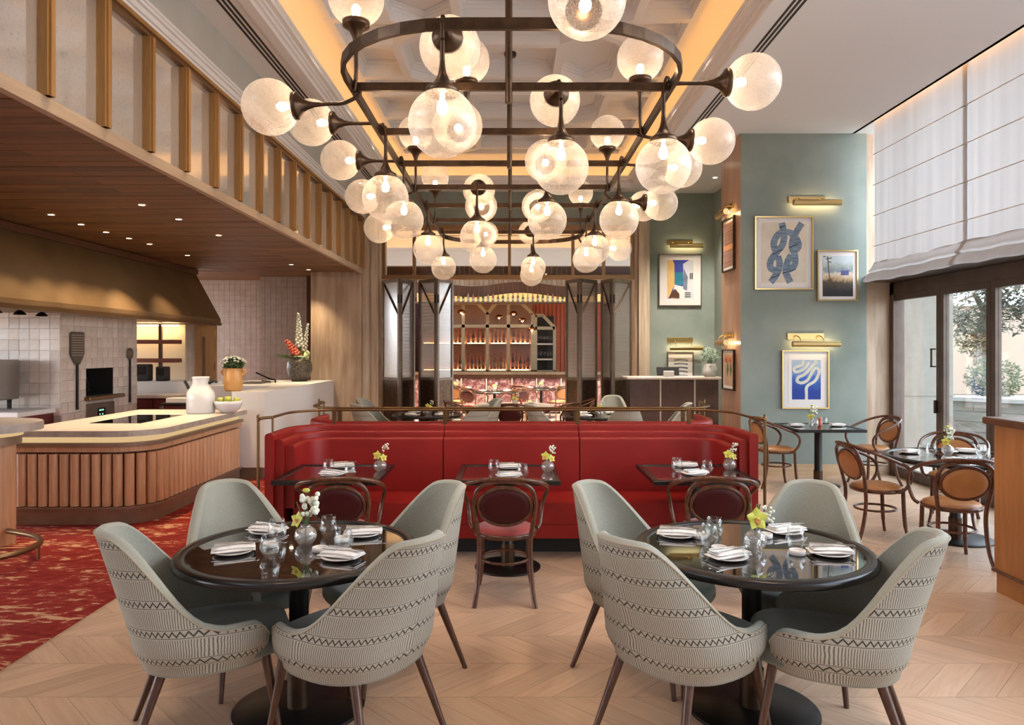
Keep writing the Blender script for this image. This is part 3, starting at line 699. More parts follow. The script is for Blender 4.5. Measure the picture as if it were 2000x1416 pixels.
# ---- white pass counter
wc = thing('white_counter', 'tall white counter block between the fluted counter and the stone pillar', 'counter', (-3.6, 11.4, 0))
o_ = Matrix.Translation((3.6, -11.4, 0))
MB().box(-3.70, -3.27, 9.62, 13.38, .16, 1.16, o_).box(-4.75, -3.70, 11.2, 13.38, .16, 1.16, o_).build('body', M['whitestone'], wc)
MB().box(-3.66, -3.31, 9.66, 13.38, 0.007, .16, o_).box(-4.7, -3.66, 11.3, 13.38, .007, .16, o_).build('plinth', M['pewter'], wc)
MB().box(-4.60, -4.10, 11.9, 12.8, 1.161, 1.164, o_).build('sink', M['darksteel'], wc)
tp = thing('kitchen_tap', 'slim black mixer tap on the white counter', 'tap', (-4.0, 12.3, 1.16))
MB().tube(cr([(0,0,0),(0,0,.05),(-.1,.02,.07),(-.35,.08,.17)],6), .014, 8).build('spout', M['blackmetal'], tp); MB().tube([(-.05,-.1,0),(-.05,-.1,.03),(-.2,-.08,.04)], .008, 6).build('lever', M['blackmetal'], tp)
# ---- walls of the kitchen with glazed tiles
def tiled(name, label, M4, wid, z0, z1, tw, th, thick=.012, holes=(), joined=False, mat='tile'):
    """wall panel in local x (width), y=0 face towards -y, tiles proud of the grout"""
    gb = MB()
    if holes:
        a, b = holes[0][0], holes[0][1]; gb.box(0, a, .004, .12, z0, z1).box(b, wid, .004, .12, z0, z1); zz = z0
        for h_ in sorted(holes, key=lambda q: q[2]): gb.box(a, b, .004, .12, zz, h_[2]); zz = h_[3]
        gb.box(a, b, .004, .12, zz, z1)
    else: gb.box(0, wid, .004, .12, z0, z1)
    wv = gb.build(name, M['grout']); wv.matrix_world = M4; wv['kind'] = 'structure'; wv['label'] = label
    nx = int(wid/tw); rowsN = int((z1-z0)/th); tw = wid/nx; th = (z1-z0)/rowsN; J = MB(); s0 = None
    for r_ in range(rowsN):
        for c_ in range(nx):
            xc, zc = (c_+.5)*tw, z0+(r_+.5)*th
            if any(a < xc < b and c < zc < d for a, b, c, d in holes): continue
            dy = R.uniform(-.0025,.0025); rx, rz_ = R.uniform(-.02,.02), R.uniform(-.02,.02)
            if joined:
                J.box(-tw/2+.002, tw/2-.002, -thick+dy, .004, -th/2+.002, th/2-.002, Matrix.Translation((xc,0,zc)) @ Matrix.Rotation(rz_,4,'Z') @ Matrix.Rotation(rx,4,'X'))
            elif s0 is None:
                s0 = MB().box(-tw/2+.002, tw/2-.002, -thick, .004, -th/2+.002, th/2-.002).build('tile', M[mat], wv, (xc,dy,zc))
            else: inst('tile', s0, wv, (xc,dy,zc), (rx,0,rz_))
    if joined: j_ = J.build('tiles', M[mat], wv); j_['kind'] = 'stuff'
    return wv
YO0, YO1, XO = 9.03, 10.85, -5.6
tiled('wall_kitchen', 'glazed tile wall behind the steel oven', Matrix.Translation((-8.4, YO0, 0)), 2.8, .9, 2.25, .125, .125)
# oven face looks towards +x: rotate local -y to +x
Mo = Matrix.Translation((XO, YO0, 0)) @ Matrix.Rotation(PI/2,4,'Z')
ohole = [(.52,1.18,1.10,1.52),(.52,1.18,.62,1.00)]
tiled('wall_oven', 'white glazed tile chimney breast with the pizza oven', Mo, YO1-YO0, .5, 2.30, .13, .13, holes=ohole)
struct('wall_kitchen_core', MB().box(-8.4, XO-.5, YO0+.125, YO1, 0, 2.30), M['grout'], 'masonry core of the oven breast')
tiled('wall_kitchen_rear', 'tiled wall with the oak door behind the kitchen', Matrix.Translation((-9.3, 13.2, 0)), 3.56, 0, 2.3, .12, .12, joined=True)
tiled('wall_tile_far', 'brown glazed tile wall beyond the range hood', Matrix.Translation((-7.0, 15.2, 0)), 2.0, .9, 3.2, .11, .11, joined=True)
tiled('wall_tile_pier', 'tiled pier beside the travertine pillar', Matrix.Translation((-5.02, 14.5, 0)), .99, .9, 3.2, .11, .11, joined=True)
struct('wall_dark_reveal', MB().box(-4.03, -3.70, 14.3, 14.6, 0, 3.2), M['darkwood'], 'dark reveal beside the pillar')
# pizza oven
po = thing('pizza_oven', 'built-in pizza oven with steel ledge and control panel in the tiled breast', 'oven', (XO, 9.9, 0))
o_ = Matrix.Translation((-XO, -9.9, 0))
ya, yb = YO0+.53, YO0+1.17
mb = MB().box(XO-.45, XO-.40, ya, yb, 1.11, 1.51, o_).box(XO-.40, XO+.006, ya-.02, ya, 1.09, 1.53, o_).box(XO-.40, XO+.006, yb, yb+.02, 1.09, 1.53, o_).box(XO-.40, XO+.006, ya, yb, 1.51, 1.53, o_).box(XO-.40, XO+.006, ya, yb, 1.09, 1.11, o_)
mb.build('mouth', M['blackmatt'], po)
ar = [(ya+.32+.26*math.cos(a_), 1.14+.27*math.sin(a_)) for a_ in [PI*i/14 for i in range(15)]]
mb = MB()
for i in range(14): mb.box(-.012, .012, 0, math.dist(ar[i], ar[i+1])+.01, -.012, .012, o_ @ Matrix.Translation((XO-.30, ar[i][0], ar[i][1])) @ Matrix.Rotation(math.atan2(ar[i+1][1]-ar[i][1], ar[i+1][0]-ar[i][0]),4,'X'))
mb.build('arch', M['darksteel'], po)
MB().cbox(XO-.05, XO+.09, ya-.05, yb+.18, 1.05, 1.10, .008, o_).build('ledge', M['bronzewarm'], po)
MB().cbox(XO-.03, XO+.02, ya-.03, yb+.03, .62, 1.0, .01, o_).build('control_panel', M['frame_bronze'], po)
scr = pm('oven_screen', (.01,.012,.012), .2); d_ = MB().box(XO+.02, XO+.026, ya+.24, ya+.42, .78, .93, o_).build('screen', scr, po)
mb = MB()
M['readout'] = emit('green_readout', (.35,1,.7), 1.2)
for yy, zz in ((.27,.90),(.30,.90),(.33,.90),(.36,.90),(.28,.845),(.345,.845),(.32,.805),(.38,.805)): MB().box(XO+.0265, XO+.0275, ya+yy, ya+yy+.018, zz-.008, zz+.012, o_).build('readout', M['readout'], d_)
# pizza peels hanging on the breast
def peel(y, ztop, head, label):
    p_ = thing('pizza_peel', label, 'pizza peel', (XO+.03, y, .95))
    if head == 'flat':
        pts = [(-.15,.0),(-.15,-.27),(-.05,-.40),(.05,-.40),(.15,-.27),(.15,0),(.13,.02),(-.13,.02)]
        mm = Matrix.Translation((0,0,ztop-.95)) @ Matrix.Rotation(PI/2,4,'Z') @ Matrix.Rotation(PI/2,4,'X')
        MB().prism(pts, -.004, .004, mm).build('blade', M['darksteel'], p_)
        mb = MB()
        for k in range(9): mb.box(.0045, .009, -.13, .13, -.03-.032*k+ztop-.95, -.018-.032*k+ztop-.95)
        mb.build('blade_rib', M['steel'], p_)
        MB().tube([(0,0,ztop-.95-.38),(0,0,0)], .016, 8).build('shaft', M['blackmetal'], p_)
    else:
        mm = Matrix.Translation((0,0,ztop-.95-.12)) @ Matrix.Rotation(PI/2,4,'Y')
        MB().lathe([(.055,-.004),(.085,-.004),(.085,.004),(.055,.004),(.055,-.004)], 20, M=mm).build('blade', M['darksteel'], p_)
        mb = MB()
        for k in range(8):
            a_ = 2*PI*k/8; mb.box(-.003, .003, -.006, .006, .0, .08, Matrix.Translation((0,0,ztop-.95-.12)) @ Matrix.Rotation(a_,4,'X'))
        mb.build('blade_rib', M['steel'], p_)
        MB().tube([(0,0,ztop-.95-.20),(0,0,0)], .014, 8).build('shaft', M['blackmetal'], p_)
peel(9.33, 1.93, 'flat', 'large square-headed pizza peel hung left of the oven mouth')
peel(10.62, 1.78, 'round', 'small round slotted pizza peel hung right of the oven mouth')
# ---- range hood
hd = thing('range_hood', 'long sloping bronze range hood under the dark soffit', 'range hood', (-5.6, 9, 2.18))
o_ = Matrix.Translation((5.6, -9, -2.18))
prof = [(-5.2,2.18),(-5.2,2.26),(-5.68,3.14),(-8.0,3.14),(-8.0,2.18)]
vs_ = [(x,2.0,z) for x,z in prof]+[(x,13.0,z) for x,z in prof]; n_ = 5
fs2 = [(0,1,2,3,4)[::-1], (5,6,7,8,9)]+[(i,(i+1) % n_,n_+(i+1) % n_,n_+i) for i in range(n_)]
MB().add(vs_, fs2, False, o_).build('canopy', M['hood'], hd)
MB().box(-5.23, -5.19, 2.0, 13.02, 2.15, 2.20, o_).build('lip', M['bronzewarm'], hd)
MB().box(-5.75, -5.60, 2.0, 13.0, 3.06, 3.145, o_).build('top_trim', M['darkwood'], hd)
for y in (8.1, 8.5, 8.9): MB().lathe([(.07,0),(.05,.03),(.02,.05)], 14, c=(-5.75+5.6, y-9, 2.13-2.18)).build('hood_lamp', M['blackmetal'], hd)
# ---- rear worktops and equipment
rc = thing('rear_cabinet', 'oxblood cabinet with white top under the steel oven', 'cabinet', (-6.6, 8.6, 0))
MB().box(-1.2, .92, -.25, .42, .08, .94).build('body', M['redcab'], rc); MB().cbox(-1.2, .95, -.28, .42, .94, 1.0, .008).build('top', M['whitestone'], rc); MB().box(-1.2, .90, -.2, .42, .007, .08).build('plinth', M['blackmatt'], rc)
MB().cbox(.5, .8, -.275, -.255, .7, .72, .004).build('handle', M['darksteel'], rc)
ov = thing('steel_oven', 'stainless steel countertop oven on black feet on the rear cabinet', 'oven', (-6.45, 8.62, 1.0))
MB().cbox(-.55, .42, -.22, .3, .12, .60, .015).build('body', M['steel'], ov)
dr_ = MB().cbox(-.5, .40, -.24, -.22, .13, .44, .008).build('door', M['frame_bronze'], ov); MB().tube([(-.45,-.28,.42),(.42,-.28,.42)], .015, 8).build('handle', M['steel'], dr_)
MB().box(-.5, .36, -.232, -.22, .46, .58).build('panel', M['blackmatt'], ov)
for x in (-.1, .22): MB().lathe([(.0,.0),(.05,.0),(.045,.014),(0,.016)], 18, M=Mz((x,-.232,.52), 0, PI/2)).build('dial', M['porcelain'], ov)
for x, y in ((-.45,-.15),(.33,-.15),(-.45,.24),(.33,.24)): MB().lathe([(.025,0),(.025,.1),(.035,.12)], 10, c=(x,y,0)).build('foot', M['blackmatt'], ov)
# recess beyond the oven: shelves on a post, drawers, cream upstand, door
up = thing('pass_upstand', 'cream low upstand wall of the rear kitchen pass', 'counter', (-5.5, 11.95, 0))
MB().cbox(-.9, .70, 0, .12, .007, 1.20, .006).build('panel', M['whitestone'], up)
dc = thing('drawer_unit', 'oxblood drawer unit with cream top beyond the pizza oven', 'cabinet', (-5.6, 11.4, 0))
MB().box(-.75, .35, 0, .54, .08, .96).build('body', M['redcab'], dc); MB().cbox(-.8, .40, -.03, .54, .96, 1.01, .006).build('top', M['topstone'], dc); MB().box(-.7, .3, .05, .54, .007, .08).build('plinth', M['blackmatt'], dc)
d_ = MB().cbox(-.7, -.03, -.02, 0, .55, .93, .005).build('drawer', M['redcab'], dc); MB().cbox(-.45, -.25, -.04, -.02, .80, .83, .004).build('handle', M['steel'], d_)
d_ = MB().cbox(.0, .33, -.02, 0, .55, .93, .005).build('drawer', M['redcab'], dc); MB().cbox(.1, .25, -.04, -.02, .80, .83, .004).build('handle', M['steel'], d_)
pt = thing('paper_tray', 'dark tray with a stack of white papers on a small stand', 'tray', (-4.92, 10.8, 0.007))
MB().cbox(-.22, .22, -.16, .16, .90, .93, .005).build('tray', M['blackmatt'], pt); MB().cbox(-.16, .16, -.12, .12, .93, 1.0, .006).build('paper', M['linen'], pt); MB().cbox(-.2, .2, -.14, .14, 0, .90, .01).build('stand', M['redcab'], pt)
sh = thing('wall_shelf', 'two walnut shelves on a dark post beyond the pizza oven', 'shelf', (-6.05, 12.5, 1.2))
MB().box(-.02, .03, 0, .05, 0, .95).build('post', M['darkwood'], sh)
for z in (.30, .62): MB().cbox(-.75, .34, -.12, .10, z, z+.07, .006).build('shelf_board', pm('shelf_walnut', (.20,.055,.03), .4) if z < .5 else bpy.data.materials['shelf_walnut'], sh)
struct('wall_shelf_niche', MB().box(-6.9, -5.72, 12.75, 12.78, 1.2, 2.16), pm('cream_panel', (.74,.62,.44), .6), 'cream wall behind the walnut shelves')
tag(MB().box(-6.8, -5.75, 12.55, 12.60, 2.13, 2.15).build('niche_fill_strip', M['pictureled']), 'thin warm strip added under the range hood to light the cream wall', 'strip light')  # glowing strip added to warm the cream wall behind the shelves
for x, w_, h_, lb in ((-6.12,.22,.28,'larger black appliance on the pass below the walnut shelves'),(-5.80,.16,.24,'smaller black appliance on the pass below the walnut shelves')):
    q = thing('black_appliance', lb, 'appliance', (x, 12.1, 1.20)); MB().cbox(-w_/2, w_/2, -.1, .1, 0, h_, .015).build('casing', M['blackmatt'], q); MB().box(-w_*.35, w_*.35, -.103, -.1, h_*.4, h_*.85).build('screen', M['black'], q)
struct('wall_pass_support', MB().box(-6.9, -5.2, 12.08, 12.3, 0.007, 1.195), M['whitestone'], 'white support behind the pass')
dd = thing('door_1', 'oak door with a dark vertical handle in the rear kitchen wall', 'door', (-5.52, 13.15, 0)); dd['kind'] = 'structure'
MB().cbox(-.20, .19, -.03, .02, 0, 2.28, .004).build('leaf', M['oakdoor'], dd); MB().cbox(-.045, -.02, -.07, -.03, .9, 1.95, .005).build('handle', M['darkwood'], dd)
for z in (1.35, 1.95): MB().box(.165, .185, -.045, -.03, z, z+.12).build('hinge', M['brass'], dd)
# ---- things on the counters
jg = thing('milk_jug', 'large glossy white jug with two black handles on the fluted counter', 'jug', (PX(392,9.0), 9.0, .935))
MB().lathe([(0,0),(.155,0),(.165,.02),(.168,.20),(.160,.26),(.12,.32),(.10,.36),(.098,.42),(.105,.45),(.098,.452),(.09,.42),(.09,.36)], 32).build('body', M['porcelain'], jg)
for sx in (-1, 1): MB().tube(cr([(sx*.10,0,.37),(sx*.17,0,.40),(sx*.20,0,.38)] if sx > 0 else [(-.15,0,.30),(-.165,0,.34),(-.20,0,.40)],4), .018, 8).build('handle', M['blackmatt'], jg)
bw = thing('fruit_bowl', 'white bowl of green apples on the fluted counter', 'bowl', (PX(446,9.05), 9.05, .935))
MB().lathe([(0,0),(.07,0),(.13,.04),(.165,.11),(.172,.15),(.165,.15),(.155,.11),(.12,.05),(0,.02)], 32).build('body', M['porcelain'], bw)
for k, (x, y, z) in enumerate(((-.09,-.05,.10),(.0,-.08,.11),(.09,-.04,.10),(-.05,.05,.11),(.06,.06,.12),(.0,.0,.17),(.10,.02,.155),(-.10,.01,.155))):
    ap = thing('apple', 'green apple heaped in the white bowl', 'apple', (PX(446,9.05)+x, 9.05+y, .934+z), 0, 'apples in the white bowl')
    MB().lathe([(.005,-.036),(.02,-.04),(.042,-.02),(.046,.005),(.035,.032),(.015,.036),(.002,.028)], 14).build('fruit', M['apple'], ap); MB().tube([(0,0,.03),(.004,0,.048)], .002, 5).build('stalk', M['walnut'], ap)
ck = thing('crock', 'ochre glazed two-handled crock on the white counter', 'crock', (PX(456,9.85), 9.85, 1.16))
MB().lathe([(0,0),(.10,0),(.118,.03),(.125,.15),(.12,.25),(.115,.29),(.12,.31),(.11,.31),(.105,.28)], 28).build('body', M['terracotta'], ck)
for sx in (-1, 1): MB().tube(cr([(sx*.115,0,.28),(sx*.155,0,.285),(sx*.165,0,.25),(sx*.12,0,.21)],5), .013, 8).build('handle', M['terracotta'], ck)
fb = thing('flower_bunch', 'round bunch of small white daisies in the ochre crock', 'flowers', (PX(456,9.85), 9.85, 1.16+.24))
mb = MB(); leaf_cloud(mb, (0,0,.12), .13, 300, .035, R, .8); mb.build('leaves', M['leaf'], fb)
mb = MB()
for _ in range(70):
    a = R.random()*2*PI; b = R.random()*1.25; p = Vector((.175*math.sin(b)*math.cos(a), .175*math.sin(b)*math.sin(a), .08+.15*math.cos(b)))
    mb.sphere(.02, tuple(p), 6, 4, sq=(1,1,.6))
mb.build('blossoms', M['whiteflower'], fb)['kind'] = 'stuff'
MB().tube([(0,0,-.1),(0,0,.12)], .03, 6).build('stems', M['leaf'], fb)
sv = thing('speckled_vase', 'bulbous dark speckled vase on the white counter by the pillar', 'vase', (PX(585,12.9), 12.9, 1.16))
MB().lathe([(0,0),(.13,0),(.19,.10),(.225,.22),(.21,.34),(.15,.42),(.12,.43),(.11,.41)], 32).build('body', M['speckle'], sv)
fa = thing('flower_arrangement', 'tall arrangement of white delphinium and red blooms in the speckled vase', 'flowers', (PX(585,12.9), 12.9, 1.16+.40))
def spike(mb, p, q, n, r0, r1, s):
    p, q = Vector(p), Vector(q)
    for i in range(n):
        f_ = i/(n-1); c_ = p.lerp(q, f_); r_ = r0+(r1-r0)*f_
        a = i*2.4; mb.sphere(s*(1-.4*f_), (c_.x+r_*math.cos(a), c_.y+r_*math.sin(a), c_.z), 6, 4)
mb = MB(); spike(mb, (0,0,.2), (-.02,0,.80), 55, .055, .015, .03); spike(mb, (.08,0,.12), (.15,0,.62), 36, .04, .01, .025); mb.build('delphinium', M['whiteflower'], fa)['kind'] = 'stuff'
mb = MB(); spike(mb, (-.02,-.06,.06), (-.20,-.08,.32), 45, .075, .03, .034); mb.build('red_bloom', M['redflower'], fa)['kind'] = 'stuff'
mb = MB(); spike(mb, (.12,-.08,.02), (.17,-.06,.12), 8, .03, .02, .05); mb.build('hydrangea', pm('lime_bloom', (.55,.60,.30), .6), fa)
mb = MB(); leaf_cloud(mb, (0,-.02,.03), .17, 60, .07, R, .5); mb.add([(-.15,0,0),(-.36,-.02,.03),(-.40,-.02,.08),(-.2,0,.06)], [(0,1,2,3)]); mb.build('leaves', M['leaf'], fa)
MB().tube([(0,0,-.1),(0,0,.22)], .03, 6).build('stems', M['leaf'], fa)
# ---- downlights in the soffit
dls = [(100,421,5.0),(158,440,5.1),(207,455,5.2),(252,467,5.3),(292,478,5.3),(366,500,5.3),(277,402,0),(349,430,0),(427,461,0),(569,518,0),(603,531,0)]
first = None
for px_, py_, _ in dls:
    d = (SOF-.02-H)*F/(683-py_); x = PX(px_, d)
    if d > 13.2: d = 13.0; x = PX(px_, d)
    if first is None:
        first = thing('downlight', 'small recessed downlight in the dark soffit over the kitchen', 'light', (x, d, SOF-.012), 0, 'downlights in the kitchen soffit')
        MB().lathe([(.03,0),(.045,-.004),(.045,.01)], 16).build('ring', M['brass'], first); MB().lathe([(.0005,.0),(.03,.0)], 16).build('lens', M['spotglow'], first); o = first
    else: o = dup(first, (x, d, SOF-.012))
    lamp('downlight_beam', 'SPOT', (0,0,-.02), 7 if x < -4.9 else 55, (1,.76,.48), (0,0,0), .03, spot=(math.radians(40 if x < -4.9 else 80), .8), parent=o)
# ================= BANQUETTES =================
def offset_path(path, off):
    out = []
    for i, p in enumerate(path):
        a = Vector(path[max(i-1,0)]); b = Vector(path[min(i+1,len(path)-1)]); t_ = (b-a).normalized(); out.append((p[0]+t_.y*off, p[1]-t_.x*off))
    return out
def wall_sweep(path, th, z0, z1, r=.03):
    """upholstered wall along a plan path: rounded top, thickness th to the right of the path"""
    prof = [(0,z0),(0,z1-r)]+[(r-r*math.cos(a), z1-r+r*math.sin(a)) for a in [PI/2*i/4 for i in range(1,5)]]+[(th-r+r*math.sin(a), z1-r+r*math.cos(a)) for a in [PI/2*i/4 for i in range(0,5)]]+[(th,z0)]
    cols = [offset_path(path, q) for q, z in prof]
    mb = MB(); n = len(path); k = len(prof); vs_ = [(cols[j][i][0], cols[j][i][1], prof[j][1]) for i in range(n) for j in range(k)]
    mb.add(vs_, [(i*k+j, (i+1)*k+j, (i+1)*k+j+1, i*k+j+1) for i in range(n-1) for j in range(k-1)], True)
    mb.add(vs_[:k], [tuple(range(k))]); mb.add(vs_[-k:], [tuple(range(k-1,-1,-1))]); return mb
def split_path(path, cuts, gap=.004):
    segs = []; cur = []
    lims = [-9]+cuts+[9]
    for a, b in zip(lims[:-1], lims[1:]):
        seg = []
        for p, q in zip(path[:-1], path[1:]):
            for s_ in ((p, q),):
                pass
            if a+gap <= p[0] <= b-gap: seg.append(p)
            for lim in (a+gap, b-gap):
                if (p[0]-lim)*(q[0]-lim) < 0:
                    f_ = (lim-p[0])/(q[0]-p[0]); seg.append((lim, p[1]+f_*(q[1]-p[1])))
        if a+gap <= path[-1][0] <= b-gap: seg.append(path[-1])
        seen = []; 
        for p in seg:
            if not seen or math.dist(p, seen[-1]) > 1e-5: seen.append(p)
        segs.append(seen)
    return segs
def arc(cx, cy, r, a0, a1, n=10): return [(cx+r*math.cos(a0+(a1-a0)*i/n), cy+r*math.sin(a0+(a1-a0)*i/n)) for i in range(n+1)]
def banquette(label, mirror, hw=2.0, yf=5.89, yb=6.72):
    rr_ = .40
    path = [(-hw,yf)]+[(-hw, yf+.1*k) for k in range(1,4)]+arc(-hw+rr_, yb-rr_, rr_, PI, PI/2)+[(-.9,yb),(0,yb),(.9,yb)]+arc(hw-rr_, yb-rr_, rr_, PI/2, 0)+[(hw, yf+.1*k) for k in range(3,0,-1)]+[(hw,yf)]
    root = thing('banquette', label, 'banquette', (0, yb, 0))
    S = Matrix.Diagonal((1,-1,1,1)) if mirror else Matrix.Identity(4)
    ym = 13.60 if mirror else 0     # mirror plane y -> ym - y
    T = Matrix.Translation((0,-yb,0)) @ (Matrix.Translation((0,ym,0)) if mirror else Matrix.Identity(4)) @ S
    def put(mb, n, m_):
        vs_ = [tuple(T @ Vector(p)) for p in mb.v]; mb.v = vs_
        if mirror: mb.f = [f[::-1] for f in mb.f]
        return mb.build(n, M[m_], root)
    for k, (off, th, zt) in enumerate(((0,.07,1.04),(.071,.07,.987),(.142,.08,.935))):
        pk = offset_path(path, off); e_ = yf+.035*k; pk = [(pk[0][0],e_)]+[q for q in pk[1:-1] if q[1] > e_+.01]+[(pk[-1][0],e_)]
        for seg in split_path(pk, [-.61,.61]):
            if len(seg) > 1: put(wall_sweep(seg, th, .10 if k < 2 else .42, zt, .028), 'back_roll' if k < 2 else 'back_panel', 'red')
    ip = offset_path(path, .20)
    put(MB().prism([(p[0],max(p[1],yf+.09)) for p in ip[1:-1]], .28, .455), 'seat', 'red')
    put(MB().prism([(p[0],max(p[1],yf+.10)) for p in ip[1:-1]], .165, .277), 'seat_base', 'red')
    put(MB().box(-hw+.2, hw-.2, yf+.30, yb-.05, .001, .165), 'plinth', 'blackmatt')
    # brass rail standing on the back
    z = 1.165; pr_ = offset_path(path, .035)
    pts = [(p[0],p[1],z) for p in pr_[1:-1]]
    put(MB().tube(pts, .011, 8), 'rail', 'oldbrass')
    for sx in (-1, 1):
        x_ = sx*(hw-.035); xo = sx*(hw+.045)
        put(MB().tube(cr([(xo,yf-.02,.003),(xo,yf-.02,1.10),(xo,yf-.02,1.145),(xo-sx*.025,yf-.015,1.165),(x_,yf+.08,1.165)],5), .012, 8), 'rail_post', 'oldbrass')
        put(MB().tube([(x_,yf+.09,1.02),(x_,yf+.09,1.165)], .009, 8), 'rail_stay', 'oldbrass')
        put(MB().box(sx*.61-.018, sx*.61+.018, yb-.055, yb-.025, 1.02, 1.175), 'rail_bracket', 'oldbrass')
        put(MB().box(sx*1.63-.016, sx*1.63+.016, yb-.055, yb-.02, 1.02, 1.175), 'rail_bracket', 'oldbrass')
    return root
banquette('curved red leather banquette with stepped back facing the front tables', False)
banquette('red leather banquette backing onto the front one facing the folding doors', True)
# ================= TABLES =================
def table(label, loc, kind='square', w=.8, r=.56, group=None, top='tableglass', rim='black', rz=0, hz=1.0):
    t_ = thing('dining_table', label, 'table', loc, rz, group); t_.scale = (1,1,hz)
    if kind == 'square':
        h = w/2; mb = MB()
        mb.cbox(-h, h, -h, -h+.055, .715, .752, .006).cbox(-h, h, h-.055, h, .715, .752, .006).cbox(-h, -h+.055, -h+.055, h-.055, .715, .752, .006).cbox(h-.055, h, -h+.055, h-.055, .715, .752, .006)
        mb.build('rim', M[rim], t_)
        MB().box(-h+.055, h-.055, -h+.055, h-.055, .722, .745).build('top', M[top], t_); rb = .26
    else:
        MB().lathe([(r-.14,.712),(r-.02,.712),(r,.722),(r,.742),(r-.012,.752),(r-.055,.752),(r-.058,.746),(r-.06,.73)], 72).build('rim', M[rim], t_)
        MB().lathe([(.0005,.7455),(r-.0575,.7455)], 72).build('top', M[top], t_)
        MB().lathe([(.0005,.712),(r-.13,.712)], 48).build('underside', M['blackmatt'], t_); rb = .31
    MB().lathe([(.05,.012),(.05,.20),(.046,.205),(.046,.715)], 24).build('column', M['blackmetal'], t_)
    MB().lathe([(.055,.015),(.055,.19)], 24).build('collar', M['bronze'], t_)
    MB().lathe([(.0005,0),(rb,0),(rb,.010),(rb-.006,.014),(.0005,.016)], 56).build('base', M['blackmetal'], t_)
    return t_
TL = (-1.02, 3.49, 0); TR = (1.153, 3.49, 0)
table('round black glass-topped table beside the red carpet', TL, 'round', hz=1.033)
table('round black glass-topped table with the open yellow orchid', TR, 'round', r=.555, hz=1.033)
TB = [(-1.385, 5.76, 0), (-.03, 5.76, 0), (1.445, 5.76, 0)]
for p, lb in zip(TB, ('square dark table at the banquette end nearest the kitchen', 'square dark table at the middle of the banquette', 'square dark table at the banquette end nearest the windows')): table(lb, p, 'square', .79)
TW = (3.88, 9.2, 0); table('square dark table under the framed blue pictures', TW, 'square', .84, rim='black')
TG = (4.04, 6.62, 0); table('round black table beside the glass doors', TG, 'round', r=.60)
TF = [(-1.27, 11.0, 0), (1.30, 10.8, 0), (.05, 12.75, 0)]
table('round black table behind the banquette on the kitchen side', TF[0], 'round', r=.53); table('round black table behind the banquette in front of the host stand', TF[1], 'round', r=.53)
table('large round pale marble table before the folding doors', TF[2], 'round', r=.70, top='marble', rim='marble')
# ================= SHELL CHAIRS =================
PHM = math.radians(138); a_s, b_s, ZB, ST = .33, .315, .385, .49
def smooth(x): x = min(max(x,0),1); return x*x*(3-2*x)
def rimz(ph):
    p = abs(ph); back = .95-.012*(p/.6)**2 if p < .6 else .938
    s1 = smooth((p-.55)/1.15); z = back*(1-s1)+.56*s1
    
    if p > 2.0: q = min((p-2.0)/(PHM-2.0),1); return ZB+.012+(z-ZB-.012)*math.sqrt(max(0,1-q**2.4))
    return z
def plan(ph, z, off=0.0):
    k = 2.5; cs, sn = math.cos(ph), math.sin(ph)
    ex = math.copysign(abs(sn)**(2/k), sn); ey = math.copysign(abs(cs)**(2/k), cs)
    f = .87+.13*smooth((z-.375)/.11)                      # tucks in under the seat
    hi = max(z-.50, 0); wx = 1-.36*min(hi/.45,1)**1.2
    x = (a_s*f*wx-off)*ex; y = -(b_s*f-off)*ey
    if ey > 0: y -= hi*.31*ey
    return x, y
